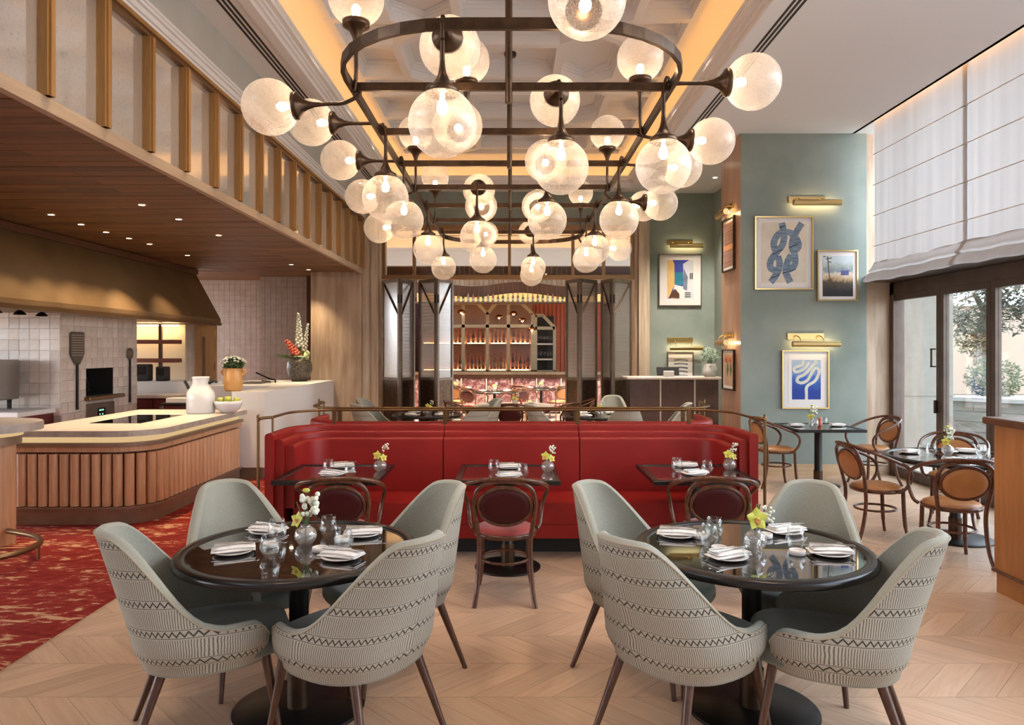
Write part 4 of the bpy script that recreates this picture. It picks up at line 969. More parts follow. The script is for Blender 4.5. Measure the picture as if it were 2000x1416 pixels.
def shell_chair():
    c = thing('shell_chair', 'x', 'chair')
    nu, nv = 56, 18
    def outer(u, v):
        ph = PHM*(2*u-1); zt = rimz(ph); zb = ZB; z = zb+(zt-zb)*v; x, y = plan(ph, z); return (x, y, z)
    def uvf(u, v):
        ph = PHM*(2*u-1); zt = rimz(ph); z = ZB+(zt-ZB)*v; x, y = plan(ph, .5); return (ph*.30, z+.03+ .05*max(0, y))
    mb = MB(); mb.grid(outer, nu, nv, uv=uvf, flip=False)
    mb.build('shell', M['zigzag'], c)
    def inner(u, v):
        ph = PHM*(2*u-1)*.985; zt = rimz(PHM*(2*u-1)); zb = min(.43, zt-.01); z = zb+(zt-zb)*v; x, y = plan(ph, z, .045); return (x, y+.004, z)
    MB().grid(inner, nu, nv, flip=True).build('inner_back', M['sage'], c)
    # padded rim between the two faces
    def rim_(u, v):
        ph = PHM*(2*u-1); zt = rimz(ph); a = Vector((*plan(ph, zt), zt)); b = Vector((*plan(ph*.985, zt, .045), zt)); b.y += .004
        p = a.lerp(b, v); p.z += .016*math.sin(PI*v); return tuple(p)
    MB().grid(rim_, nu, 7, flip=False).build('rim', M['sage'], c)
    pts = [Vector((*plan(PHM*(2*i/55-1), rimz(PHM*(2*i/55-1))), rimz(PHM*(2*i/55-1)))) for i in range(56)]
    MB().tube(pts, .004, 6).build('piping', pm('chair_piping', (.36,.31,.23), .8) if 'chair_piping' not in bpy.data.materials else bpy.data.materials['chair_piping'], c)
    # underside and seat
    und = [plan(PHM*(2*i/31-1), ZB) for i in range(32)]+[(.19,.27),(-.19,.27)]
    und = [plan(PHM*(2*i/31-1), ZB) for i in range(32)]
    MB().prism(und, ZB-.008, ZB+.007).build('underside', M['zigzag'], c)
    k = 3.0; mb = MB()
    def seat(u, v):
        a = 2*PI*u; cs, sn = math.cos(a), math.sin(a); ex = math.copysign(abs(cs)**(2/k), cs); ey = math.copysign(abs(sn)**(2/k), sn)
        prof = [(.84,.39),(.96,.40),(1.0,.42),(1.0,.455),(.97,.48),(.88,.492),(.5,.497),(.002,.498)]
        f, z = prof[min(int(v*(len(prof)-1)+.001), len(prof)-1)]
        return (.272*f*ex, .045+.295*f*ey, z)
    mb.grid(seat, 40, 8, cu=True); mb.build('seat', M['sageseat'], c)
    for sx in (-1, 1):
        for (x0, y0), (x1, y1) in (((.20,.22),(.245,.285)), ((.185,-.18),(.25,-.32))):
            MB().tube([(sx*x0,y0,.40),(sx*x1,y1,0)], [.022,.0125], 12).build('leg', M['walnut'], c)
    return c
proto = shell_chair(); first_shell = [True]
def put_shell(x, y, face, label, group=None):    # face: direction in degrees the sitter looks, 90 = away from the camera
    rz = math.radians(face-90)
    if first_shell[0]: first_shell[0] = False; proto.location = (x,y,0); proto.rotation_euler = (0,0,rz); tag(proto, label, None, group); return proto
    return dup(proto, (x,y,0), rz, label, group)
g1 = 'upholstered chairs around the front round tables'
SH = [(-1.355,3.27,23,'zigzag-backed shell chair beside the carpet, back to the carpet, at the carpet-side table'),
      (-1.41,3.91,-50,'sage shell chair between the fluted counter and the table by the carpet'),
      (-.655,3.93,218,'sage shell chair by the table near the carpet, its back to the banquette middle'),
      (-.69,3.20,147,'zigzag-backed shell chair at the carpet-side table, its back to the other round table'),
      (.735,3.93,-40,'sage shell chair at the orchid table turned from the banquette middle'),
      (.76,3.20,36,'zigzag-backed shell chair at the orchid table, its back to the carpet-side table'),
      (1.54,3.86,240,'sage shell chair at the orchid table with its back to the windows'),
      (1.39,3.18,157,'zigzag-backed shell chair at the orchid table nearest the oak service cabinet')]
for x, y, a, lb in SH: put_shell(x, y, a, lb, g1)
g2 = 'upholstered chairs behind the banquette'
for x, y, a, lb in ((-1.98,11.25,-15,'pale shell chair by the stone pillar at the table behind the banquette'), (-1.88,10.45,35,'pale shell chair behind the banquette, back to the white counter'),
                    (-.72,10.35,150,'pale shell chair behind the banquette, back to the marble table'), (-.58,11.2,200,'pale shell chair between the left rear table and the marble table'),
                    (1.62,11.75,-100,'pale shell chair facing the banquette before the folding doors'), (1.50,9.95,95,'pale shell chair behind the banquette with its back to the camera'),
                    (2.15,10.5,170,'pale shell chair in front of the leather host stand'), (.62,10.4,20,'pale shell chair between the marble table and the right rear table')):
    put_shell(x, y, a, lb, g2)
# ================= BENTWOOD CHAIRS =================
def bentwood(seatmat, backmat, outmat, name='bentwood_armchair'):
    c = thing(name, 'x', 'chair')
    MB().lathe([(.0005,.425),(.205,.425),(.222,.432),(.225,.455),(.215,.462),(.0005,.462)], 36).build('seat_ring', M['bentwood'], c)
    MB().lathe([(.212,.460),(.208,.475),(.17,.492),(.10,.500),(.0005,.502)], 36).build('seat', M[seatmat], c)
    for sx in (-1, 1):
        MB().tube(cr([(sx*.165,.155,.44),(sx*.168,.162,.25),(sx*.175,.175,.1),(sx*.192,.20,0)],5), [.0175]*10+[.014]*6, 10).build('leg', M['bentwood'], c)
    # rear legs and back hoop in one bend
    hoop = [(-.205,-.285,0),(-.185,-.235,.12),(-.175,-.20,.30),(-.175,-.20,.44),(-.195,-.225,.58),(-.205,-.255,.70),(-.17,-.285,.80),(-.08,-.298,.838),(0,-.30,.845)]
    hoop = hoop+[(-x,y,z) for x,y,z in hoop[-2::-1]]
    MB().tube(cr(hoop,5), .0165, 10).build('back_hoop', M['bentwood'], c)
    arm = [(0,-.315,.862),(-.12,-.305,.858),(-.22,-.255,.835),(-.285,-.14,.79),(-.298,0,.735),(-.292,.11,.685),(-.275,.165,.62),(-.262,.16,.54),(-.25,.11,.47),(-.225,.07,.445)]
    arm = arm[::-1]+[(-x,y,z) for x,y,z in arm[1:]]
    MB().tube(cr(arm,5), .015, 10).build('arm_rail', M['bentwood'], c)
    # oval back pad, tilted
    Mo_ = Matrix.Translation((0,-.252,.67)) @ Matrix.Rotation(math.radians(14),4,'X')
    ov_ = [(.178*math.cos(2*PI*i/40), 0, .135*math.sin(2*PI*i/40)) for i in range(40)]
    MB().tube(ov_, .014, 8, closed=True, M=Mo_).build('back_frame', M['bentwood'], c)
    def pad(sgn):
        mb = MB(); n = 40; rings = [(1,0),(.93,.014),(.7,.020),(.35,.023),(.003,.024)]
        vs_ = [(.172*f*math.cos(2*PI*i/n), sgn*d_, .129*f*math.sin(2*PI*i/n)) for f, d_ in rings for i in range(n)]
        fs_2 = [(r_*n+i, r_*n+(i+1) % n, (r_+1)*n+(i+1) % n, (r_+1)*n+i) for r_ in range(4) for i in range(n)]
        if sgn > 0: fs_2 = [f[::-1] for f in fs_2]
        return mb.add(vs_, fs_2, True, Mo_)
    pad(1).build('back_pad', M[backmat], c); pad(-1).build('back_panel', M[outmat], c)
    ring = [(.168*math.cos(2*PI*i/36), -.01+.178*math.sin(2*PI*i/36), .265) for i in range(36)]
    MB().tube(ring, .010, 8, closed=True).build('stretcher_ring', M['bentwood'], c)
    return c
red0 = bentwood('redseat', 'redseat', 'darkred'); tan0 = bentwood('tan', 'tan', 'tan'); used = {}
def put_bent(src, x, y, face, label, group):
    rz = math.radians(face-90)
    if src.name not in used: used[src.name] = 1; src.location = (x,y,0); src.rotation_euler = (0,0,rz); tag(src, label, None, group); return src
    return dup(src, (x,y,0), rz, label, group)
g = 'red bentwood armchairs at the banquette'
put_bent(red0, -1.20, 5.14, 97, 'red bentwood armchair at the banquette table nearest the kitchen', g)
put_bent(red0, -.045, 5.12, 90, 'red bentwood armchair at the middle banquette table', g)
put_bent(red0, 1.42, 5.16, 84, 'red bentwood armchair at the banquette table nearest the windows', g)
g = 'red bentwood armchairs behind the banquette'
put_bent(red0, -.02, 11.75, 88, 'red bentwood armchair with its back to the banquette at the marble table', g)
put_bent(red0, 1.12, 12.6, 180, 'red bentwood armchair on the window side of the marble table', g)
put_bent(red0, .78, 11.88, 140, 'red bentwood armchair turned at the marble table before the pale chairs', g)
put_bent(red0, -.83, 12.3, 5, 'red bentwood armchair on the kitchen side of the marble table', g)
g = 'tan bentwood armchairs by the windows'
put_bent(tan0, 3.36, 9.2, 4, 'tan bentwood armchair at the square table, back to the banquette', g)
put_bent(tan0, 4.60, 9.3, 190, 'tan bentwood armchair at the square table, back to the glass doors', g)
put_bent(tan0, 3.36, 6.70, 4, 'tan bentwood armchair at the round table seen side-on, back to the banquette', g)
put_bent(tan0, 3.60, 5.95, 80, 'tan bentwood armchair with its back to the camera at the round window table', g)
put_bent(tan0, 4.42, 7.28, 235, 'tan bentwood armchair facing the camera beyond the round window table', g)
put_bent(tan0, 4.66, 6.25, 160, 'tan bentwood armchair half hidden by the oak service cabinet', g)
# ================= OAK SERVICE CABINET, HOST STAND =================
sv_ = thing('service_cabinet', 'tall orange-brown oak service cabinet with dark top at the window side', 'cabinet', (3.9, 4.4, 0))
MB().box(-.46, .6, -.85, .78, .16, 1.19).build('body', M['oakcase'], sv_); MB().cbox(-.52, .65, -.9, .83, 1.19, 1.24, .01).build('top', M['darkwood'], sv_)
MB().box(-.475, .6, -.86, .79, .145, .165).build('ledge', M['darkwood'], sv_); MB().box(-.45, .6, -.84, .77, 0, .145).build('plinth', M['oakcase'], sv_)
MB().box(-.3, .3, -.3, .3, 1.241, 1.245).build('inset', M['black'], sv_)
hs_ = thing('host_stand', 'host stand with plum leather panels and pale stone top', 'host stand', (PX(1317,12.2), 12.2, 0))
MB().box(-.74, .74, 0, .5, .06, 1.22).build('body', M['leather'], hs_); MB().cbox(-.80, .80, -.05, .55, 1.22, 1.262, .006).build('top', M['topstone'], hs_); MB().box(-.72, .72, .03, .5, 0, .06).build('plinth', M['blackmatt'], hs_)
for x in (PX(1290,12.2), PX(1357,12.2)): MB().box(x-PX(1317,12.2)-.012, x-PX(1317,12.2)+.012, -.006, .0, .06, 1.22).build('strip', M['topstone'], hs_)
tb = thing('tablet_stand', 'black tablet on a stand on the host stand', 'tablet', (PX(1305,12.35), 12.35, 1.262))
MB().cbox(-.19, .19, -.02, .02, .02, .17, .01, Matrix.Rotation(-.3,4,'X')).build('tablet', M['blackmatt'], tb); MB().cbox(-.09, .09, -.06, -.02, 0, .10, .008).build('stand', M['linen'], tb)
hv = thing('white_pot', 'small white pot on the host stand', 'pot', (PX(1387,12.3), 12.3, 1.262))
MB().lathe([(0,0),(.09,0),(.125,.06),(.125,.12),(.10,.20),(.085,.225),(.075,.22),(.07,.18)], 24).build('body', M['porcelain'], hv)
hp = thing('herb_plant', 'feathery grey green plant in the white pot', 'plant', (PX(1387,12.3), 12.3, 1.262+.17))
mb = MB(); leaf_cloud(mb, (0,0,.19), .17, 420, .028, R, .8); mb.build('foliage', M['palefoliage'], hp)['kind'] = 'stuff'
MB().tube([(0,0,0),(0,0,.15)], .03, 6).build('stem', M['palefoliage'], hp)
# ================= CHANDELIER =================
ZC = 3.18; XC = .885; BARS = [4.04+.83*k for k in range(7)]; YA, YZ = 3.26, 9.85
ch = thing('chandelier', 'long bronze racetrack chandelier with bubbled glass globe lamps', 'chandelier', (0, 6.5, ZC))
def lp(x, y, z): return (x, y-6.5, z-ZC)
path = []
rA = .62
for a in [PI+PI/2*i/8 for i in range(9)]: path.append((-XC+rA+rA*math.cos(a), YA+rA+rA*math.sin(a)))
for a in [1.5*PI+PI/2*i/8 for i in range(9)]: path.append((XC-rA+rA*math.cos(a), YA+rA+rA*math.sin(a)))
path += [(XC, 5.5), (XC, 7.5)]
for a in [PI/2*i/8 for i in range(9)]: path.append((XC-rA+rA*math.cos(a), YZ-rA+rA*math.sin(a)))
for a in [PI/2+PI/2*i/8 for i in range(9)]: path.append((-XC+rA+rA*math.cos(a), YZ-rA+rA*math.sin(a)))
path += [(-XC, 7.5), (-XC, 5.5)]
# rectangular section frame
n_ = len(path); mb = MB(); vs_ = []
for i, p in enumerate(path):
    a = Vector(path[i-1]); b = Vector(path[(i+1) % n_]); t_ = (b-a).normalized(); nn = Vector((t_.y,-t_.x))
    for s_, z in ((-.011,-.026),(.011,-.026),(.011,.026),(-.011,.026)): vs_.append(lp(p[0]+nn.x*s_, p[1]+nn.y*s_, ZC+z))
mb.add(vs_, [(i*4+k, i*4+(k+1) % 4, ((i+1) % n_)*4+(k+1) % 4, ((i+1) % n_)*4+k) for i in range(n_) for k in range(4)])
mb.build('frame', M['bronze'], ch)
for i, y in enumerate(BARS): MB().box(-XC, XC, y-6.5-.011, y-6.5+.011, -.022, .022).build('crossbar', M['bronze'], ch)
for y in (BARS[0], BARS[2], BARS[4], BARS[6]):
    MB().tube([lp(-.015,y,ZC-.09 if y < 5 else ZC-.04), lp(-.015,y,ZC+.9)], .021, 10).build('rod_sleeve', M['bronze'], ch)
    MB().tube([lp(-.015,y,ZC+.85), lp(-.015,y,5.395)], .013, 8).build('rod', M['bronze'], ch)
    MB().lathe([(.0005,0),(.07,0),(.075,.02),(.075,.045)], 24, c=lp(-.015,y,5.355)).build('ceiling_rose', M['bronze'], ch)
GR = .1525
cup = MB().lathe([(.012,.0),(.014,.03),(.02,.06),(.036,.095),(.058,.115),(.072,.122),(.075,.128),(.075,.150),(.070,.153),(.0005,.150)], 24)
glb = MB().sphere(GR, (0,0,.140+GR-.012), 56, 32)
blb = MB().lathe([(.010,.15),(.011,.175),(.018,.185),(.025,.205),(.024,.225),(.014,.240),(.0005,.243)], 16)
cache = {}
def globe(x0, y0, stem, direction, cen):
    """arm from the frame point (x0,y0) to a lamp whose globe sits at cen, pointing along direction"""
    d = Vector(direction).normalized(); cen = Vector(cen); base = cen-d*(.140+GR-.012); st_ = Vector((x0,y0,ZC))
    pts = cr([st_, st_.lerp(base,.45)+(base-st_).length*.10*Vector((0,0,0)), base-d*.10, base-d*.04, base+d*.01], 5)
    if stem == 'curve': pts = cr([st_, st_*.5+(base-d*.16)*.5-d*.05, base-d*.13, base-d*.05, base+d*.01], 6)
    arm_ = MB().tube([lp(*p) for p in pts], .0115, 8).build('arm', M['bronze'], ch)
    q = d.to_track_quat('Z','Y').to_euler()
    for nm, mb_, mt_ in (('lamp_cup', cup, 'bronze'), ('globe', glb, 'globe'), ('bulb', blb, 'bulb')):
        if nm not in cache: o = mb_.build(nm, M[mt_], arm_); cache[nm] = o
        else: o = inst(nm, cache[nm], arm_)
        o.location = lp(*base); o.rotation_euler = q
b = lambda k: BARS[k-1]
UP, DN = (0,0,1), (0,0,-1); ZU, ZD = 3.655, 2.735; SX = 1.335
def side(sx, k, z): globe(sx*XC, b(k), 'curve', (sx,0,(-.06 if z < ZC else .02)), (sx*SX, b(k)-.02, z))
def up(sx, k): globe(sx*XC, b(k), 'curve', UP, (sx*.855, b(k)-.04, ZU))
def down(sx, k): globe(sx*XC, b(k), 'curve', DN, (sx*.84, b(k)-.02, ZD))
side(-1,1,3.06); side(-1,2,3.235); side(-1,3,3.20); side(-1,4,3.09); side(-1,5,2.95)
up(-1,1); up(-1,4); up(-1,6)
for k in (2,3,5,7): down(-1,k)
side(1,1,3.20); side(1,2,3.11); side(1,3,3.14); side(1,4,3.03); side(1,5,3.17); side(1,7,2.97)
up(1,2); up(1,4); up(1,7)
for k in (1,3,5,6): down(1,k)
def mid(x, y, what):
    if what == 'down': globe(x, y, 's', DN, (x, y, ZD))
    elif what == 'up': globe(x, y, 's', UP, (x, y, ZU))
    elif what == 'back': globe(x, y, 's', (0,1,.05), (x, y+.40, ZC+.06))
    elif what == 'front': globe(x, y, 's', (0,-1,-.1), (x, y-.42, ZC-.09))
for x, y, wt in ((-.31,YA,'down'),(-.31,YA,'back'),(.295,YA,'front'),(.275,b(1),'down'),(.265,b(1),'back'),(-.30,b(2),'up'),(-.33,b(2),'front'),
                 (.28,b(3),'down'),(.25,b(3),'front'),(-.31,b(4),'down'),(-.31,b(4),'back'),(-.29,b(5),'front'),(.25,b(5),'front'),(-.32,b(6),'down'),
                 (.27,b(7),'down'),(.24,b(7),'back'),(.27,YZ,'down'),(-.31,b(7),'front')): mid(x, y, wt)
# ================= PICTURES AND PICTURE LIGHTS =================
def strip2d(mb, pts, wid, M4, z, n=8):
    """flat painted band along a curve in the picture plane"""
    c_ = cr([Vector((p[0],p[1],0)) for p in pts], n); L_ = []; 
    for i, p in enumerate(c_):
        a = c_[max(i-1,0)]; b_ = c_[min(i+1,len(c_)-1)]; t_ = (b_-a).normalized(); nn = Vector((-t_.y,t_.x,0))*wid/2
        L_ += [tuple(p+nn+Vector((0,0,z))), tuple(p-nn+Vector((0,0,z)))]
    mb.add(L_, [(2*i,2*i+1,2*i+3,2*i+2) for i in range(len(c_)-1)], False, M4)
def paint(name, a, b, rough=.7, scale=6, stretch=(1,1,1)): return pm(name, a, rough, col2=b, scale=scale, stretch=stretch, detail=6)
def picture(label, M4, w, h, print_rect, draw, frame='brass'):
    """M4 maps picture plane (x right, y up, z out of the wall, metres from the centre) to the room"""
    p_ = thing('framed_picture', label, 'picture'); p_.matrix_world = M4; f = .018
    mb = MB(); mb.box(-w/2,w/2,-h/2,-h/2+f,0,.035).box(-w/2,w/2,h/2-f,h/2,0,.035).box(-w/2,-w/2+f,-h/2+f,h/2-f,0,.035).box(w/2-f,w/2,-h/2+f,h/2-f,0,.035)
    mb.build('frame', M[frame], p_); MB().box(-w/2+f,w/2-f,-h/2+f,h/2-f,.002,.014).build('mat_board', M['porcelain'] if False else M['linen'], p_)
    x0, x1, y0, y1 = print_rect
    draw(p_, x0, x1, y0, y1); return p_
def wallM(px0, px1, py0, py1, d):    # frame on a wall facing the camera at depth d
    c_ = P((px0+px1)/2, (py0+py1)/2, d); return Matrix.Translation((c_.x, d, c_.z)) @ Matrix.Rotation(PI/2,4,'X'), (px1-px0)*d/F, (py1-py0)*d/F
def sub(rect, fr, d):   # print rectangle in metres from the frame's centre
    cx_, cy_ = (fr[0]+fr[1])/2, (fr[2]+fr[3])/2
    return ((rect[0]-cx_)*d/F, (rect[1]-cx_)*d/F, -(rect[3]-cy_)*d/F, -(rect[2]-cy_)*d/F)
def knot(p_, x0, x1, y0, y1):
    MB().box(x0,x1,y0,y1,.014,.016).build('print', paint('cream_print', (.68,.60,.49), (.74,.67,.56)), p_)
    q = lambda u, v: (x0+(x1-x0)*u, y0+(y1-y0)*v); wd = .145*(x1-x0)
    blue = paint('slate_blue_paint', (.10,.15,.22), (.23,.31,.40), scale=9, stretch=(1,6,1)); dk = M['blackmatt']
    mb = MB(); strip2d(mb, [q(.45,.995),q(.49,.86),q(.50,.75),q(.46,.62),q(.33,.50),q(.20,.36),q(.20,.24),q(.32,.20)], wd, None, .0168); mb.build('paint_band', blue, p_)
    mb = MB(); strip2d(mb, [q(.90,.99),q(.78,.85),q(.70,.72),q(.68,.58),q(.74,.46),q(.74,.30),q(.62,.22),q(.50,.24)], wd, None, .0172); mb.build('paint_band', blue, p_)
    mb = MB(); strip2d(mb, [q(.30,.53),q(.27,.66),q(.36,.79),q(.52,.84),q(.70,.80),q(.82,.66),q(.80,.57),q(.70,.53)], wd, None, .0176); mb.build('paint_band', blue, p_)
    mb = MB(); strip2d(mb, [q(.36,.44),q(.40,.32),q(.36,.18),q(.26,.06),q(.20,.005)], wd, None, .0180); mb.build('paint_band', blue, p_)
    mb = MB(); strip2d(mb, [q(.66,.46),q(.58,.34),q(.54,.20),q(.58,.10),q(.64,.005)], wd, None, .0184); mb.build('paint_band', blue, p_)
    for a, b_ in ((q(.24,.47),q(.47,.55)),(q(.61,.58),q(.80,.64)),(q(.20,.07),q(.40,.13)),(q(.46,.15),q(.76,.22)),(q(.39,.91),q(.52,.95))):
        mb = MB(); strip2d(mb, [a, b_], .010, None, .0190, 2); mb.build('dark_line', dk, p_)
def serpent(p_, x0, x1, y0, y1):
    m_, t, out = new_mat('blue_wash'); v = coords(t); sp2 = node(t, 'ShaderNodeSeparateXYZ', {0: v}); nz = noise(t, v, 9, 6)
    f = math_(t, 'ADD', math_(t, 'MULTIPLY_ADD', sp2.outputs[1], 2.2, .5), math_(t, 'MULTIPLY_ADD', nz, .5, -.25))
    bsdf(t, out, ramp(t, f, [(.15, (.012,.045,.30)), (.55, (.05,.14,.50)), (.95, (.40,.50,.62))]), .7)
    MB().box(x0-.05,x1+.05,y0-.06,y1+.05,.014,.0165).build('paper', M['linen'], p_); MB().box(x0,x1,y0,y1,.0165,.018).build('print', m_, p_)
    q = lambda u, v: (x0+(x1-x0)*u, y0+(y1-y0)*v); cream = paint('cream_paint', (.62,.62,.52), (.72,.71,.60))
    mb = MB(); strip2d(mb, [q(.50,.0),q(.50,.15),q(.50,.29),q(.58,.37),q(.78,.46),q(.90,.60),q(.94,.74),q(.84,.80),q(.74,.74),q(.62,.58),q(.52,.48),q(.34,.42),q(.18,.46),q(.22,.56),q(.40,.62),q(.58,.74),q(.72,.86),q(.84,.94),q(.78,.99)], .105*(x1-x0), None, .0186); mb.build('paint_band', cream, p_)
    mb = MB(); strip2d(mb, [q(.60,.94),q(.48,.82),q(.34,.74),q(.12,.70),q(.07,.79),q(.22,.84),q(.36,.88),q(.40,.98)], .10*(x1-x0), None, .0192); mb.build('paint_band', cream, p_)
def landscape(p_, x0, x1, y0, y1):
    m_, t, out = new_mat('landscape_print'); v = coords(t); sp2 = node(t, 'ShaderNodeSeparateXYZ', {0: v}); nz = noise(t, v, 14, 8, .7, .6)
    f = math_(t, 'ADD', math_(t, 'MULTIPLY_ADD', sp2.outputs[1], 1/(y1-y0), .5), math_(t, 'MULTIPLY_ADD', nz, .36, -.18))
    bsdf(t, out, ramp(t, f, [(.12, (.015,.012,.012)), (.34, (.07,.05,.025)), (.42, (.42,.27,.13)), (.55, (.66,.58,.46)), (.62, (.20,.27,.33)), (.72, (.38,.45,.40)), (.85, (.55,.63,.66))]), .6)
    MB().box(x0,x1,y0,y1,.014,.016).build('print', m_, p_); q = lambda u, v: (x0+(x1-x0)*u, y0+(y1-y0)*v)
    mb = MB(); a, b_ = q(.60,.52), q(.86,.64); mb.box(a[0],b_[0],a[1],b_[1],.016,.0165); mb.build('lake_patch', paint('lake_blue', (.07,.08,.22), (.13,.13,.30)), p_)
    mb = MB(); strip2d(mb, [q(.24,.38),q(.19,.7),q(.16,.99)], .012, None, .0168); mb.build('pine_trunk', M['darkwood'], p_)
    for a, b_ in ((q(.02,.98),q(.10,.99)),(q(.10,.92),q(.30,.95)),(q(.16,.86),q(.28,.84))): mb = MB(); strip2d(mb, [a, b_], .012, None, .0170, 2); mb.build('pine_branch', M['shrub'], p_)
def street(p_, x0, x1, y0, y1):
    MB().box(x0-.04,x1+.04,y0-.04,y1+.04,.014,.0155).build('paper', M['linen'], p_)
    q = lambda u, v: (x0+(x1-x0)*u, y0+(y1-y0)*v, 0)
    def poly(n, pts, mat_, z): MB().prism([q(*p)[:2] for p in pts], z, z+.0006).build(n, mat_, p_)
    poly('sky', [(0,0),(1,0),(1,1),(0,1)], paint('print_blue', (.03,.05,.32), (.05,.08,.40)), .0156); poly('sea', [(.2,.36),(.7,.36),(.7,.68),(.2,.68)], paint('print_teal', (.01,.16,.24), (.02,.22,.32)), .0163)
    poly('yellow_house', [(0,0),(.06,.03),(.28,.36),(.27,.9),(.2,1),(0,1)], paint('print_yellow', (.72,.45,.14), (.78,.52,.2)), .0170); poly('white_house', [(.62,.0),(1,0),(1,1),(.84,1),(.60,.9)], paint('print_white', (.60,.62,.66), (.70,.71,.74)), .0177)
    poly('road', [(.14,0),(.66,0),(.66,.3),(.28,.36)], M['linen'], .0184); poly('rock', [(.06,.02),(.46,.0),(.46,.12),(.30,.25),(.2,.2)], M['darkwood'], .0191); poly('shade', [(.60,.25),(.75,.2),(.78,.55),(.62,.8)], paint('print_slate', (.12,.15,.24), (.2,.22,.3)), .0191)
    for k in range(3): poly('step', [(.66,.03+.05*k),(.9,.03+.05*k),(.88,.055+.05*k),(.67,.055+.05*k)], M['blackmatt'], .0198)
    for u in (.86, .93): poly('shutter', [(u,.5),(u+.04,.5),(u+.04,.66),(u,.66)], M['blackmatt'], .0198)
def ladder_art(p_, x0, x1, y0, y1):
    MB().box(x0,x1,y0,y1,.014,.015).build('print', M['linen'], p_)
    q = lambda u, v: (x0+(x1-x0)*u, y0+(y1-y0)*v); ink = paint('ink_grey', (.05,.06,.08), (.3,.33,.38))
    for k in range(7):
        mb = MB(); strip2d(mb, [q(.0,.06+.14*k),q(.5,.08+.14*k),q(1,.05+.14*k)], .028, None, .0156, 3); mb.build('ink_stroke', ink, p_)
def tulip(p_, x0, x1, y0, y1):
    MB().box(x0,x1,y0,y1,.014,.015).build('print', paint('blush_print', (.50,.33,.22), (.58,.40,.28)), p_)
    q = lambda u, v: (x0+(x1-x0)*u, y0+(y1-y0)*v)
    for u, v in ((.25,.8),(.7,.82)): MB().prism([q(u-.16,v+.1),q(u-.1,v-.08),q(u+.1,v-.08),q(u+.16,v+.1),q(u,v+.03)], .0152, .016).build('petal', M['redflower'], p_)
    for u in (.4, .75): MB().prism([q(u,.25),q(u+.12,.5),q(u,.75),q(u-.1,.5)], .0152, .016).build('leaf', M['leaf'], p_)
def stripes_art(p_, x0, x1, y0, y1):
    MB().box(x0,x1,y0,y1,.014,.015).build('print', paint('sunset_print', (.22,.12,.10), (.45,.25,.16), scale=5, stretch=(.2,6,1)), p_)
    q = lambda u, v: (x0+(x1-x0)*u, y0+(y1-y0)*v); a, b_ = q(0,.38), q(1,.50); MB().box(a[0],b_[0],a[1],b_[1],.0152,.0158).build('sun_band', paint('sun_band', (.75,.30,.10), (.8,.42,.16)), p_)
DP = 9.948
for lb, fr, prn, dr_ in (('blue painted knot on cream paper in a brass frame on the pier', (1473,1587,423,566), (1487,1574,435,552), knot),
                         ('small landscape print with pine and lake beside the knot picture', (1595,1674,489,588), (1606,1665,500,579), landscape),
                         ('white winding line on blue in a brass frame above the square table', (1526,1618,684,798), (1546,1602,703,780), serpent)):
    m4, w_, h_ = wallM(*fr, DP); picture(lb, m4, w_, h_, sub(prn, fr, DP), dr_)
DB = YB-.002
for lb, fr, prn, dr_ in (('seaside street print in a white frame above the host stand', (1286,1370,496,598), (1303,1354,508,583), street),
                         ('small ink stroke print behind the tablet of the host stand', (1303,1354,687,760), (1316,1343,698,752), ladder_art)):
    m4, w_, h_ = wallM(*fr, DB); picture(lb, m4, w_, h_, sub(prn, fr, DB), dr_, 'frame_bronze')
# on the stone side of the pier, facing the room
for lb, zc, hh, dr_ in (('dark framed sunset print high on the brown stone side of the pier', PZ(477,10.4), .76, stripes_art), ('dark framed tulip print low on the brown stone side of the pier', PZ(722,10.4), .58, tulip)):
    m4 = Matrix.Translation((3.134, 10.45, zc)) @ Matrix.Rotation(-PI/2,4,'Z') @ Matrix.Rotation(PI/2,4,'X')
    picture(lb, m4, .56, hh, (-.22,.22,-hh/2+.06,hh/2-.06), dr_, 'bronze')
def picture_light(label, M4, wp, wt, drop=.06, energy=6):
    p_ = thing('picture_light', label, 'light'); p_.matrix_world = M4
    MB().cbox(-wp/2, wp/2, -.045, .045, 0, .018, .004).build('back_plate', M['brass'], p_)
    for x in (-wp*.3, wp*.32): MB().tube(cr([(x,.0,.018),(x+.01,.005,.06),(x+.03,-.03,.12),(x+.04,-drop-.02,.14)],5), .008, 8).build('arm', M['brass'], p_)
    sh_ = MB().tube([(-wt/2+.09,-drop-.045,.14),(wt/2+.09,-drop-.045,.14)], .042, 16).build('shade', M['brass'], p_)
    MB().box(-wt/2+.11, wt/2+.07, -drop-.060, -drop-.035, .088, .0935).build('lamp_strip', M['pictureled'], sh_)
    return p_
def lightM(px, py, d): c_ = P(px, py, d); return Matrix.Translation((c_.x, d, c_.z)) @ Matrix.Rotation(PI/2,4,'X')
picture_light('brass picture light above the blue knot picture', lightM(1575,390,DP), .50, .64, .02)
picture_light('brass picture light above the winding line picture', lightM(1573,657,DP), .50, .64, .06)
picture_light('brass picture light above the seaside street print', lightM(1328,474,DB), .48, .62, .03)
picture_light('brass picture light above the ink stroke print', lightM(1328,664,DB), .48, .62, .11)
for lb, z in (('brass picture light above the sunset print on the pier side', PZ(405,10.4)), ('brass picture light above the tulip print on the pier side', PZ(655,10.4))):
    picture_light(lb, Matrix.Translation((3.134, 10.45, z)) @ Matrix.Rotation(-PI/2,4,'Z') @ Matrix.Rotation(PI/2,4,'X'), .40, .44, .06)
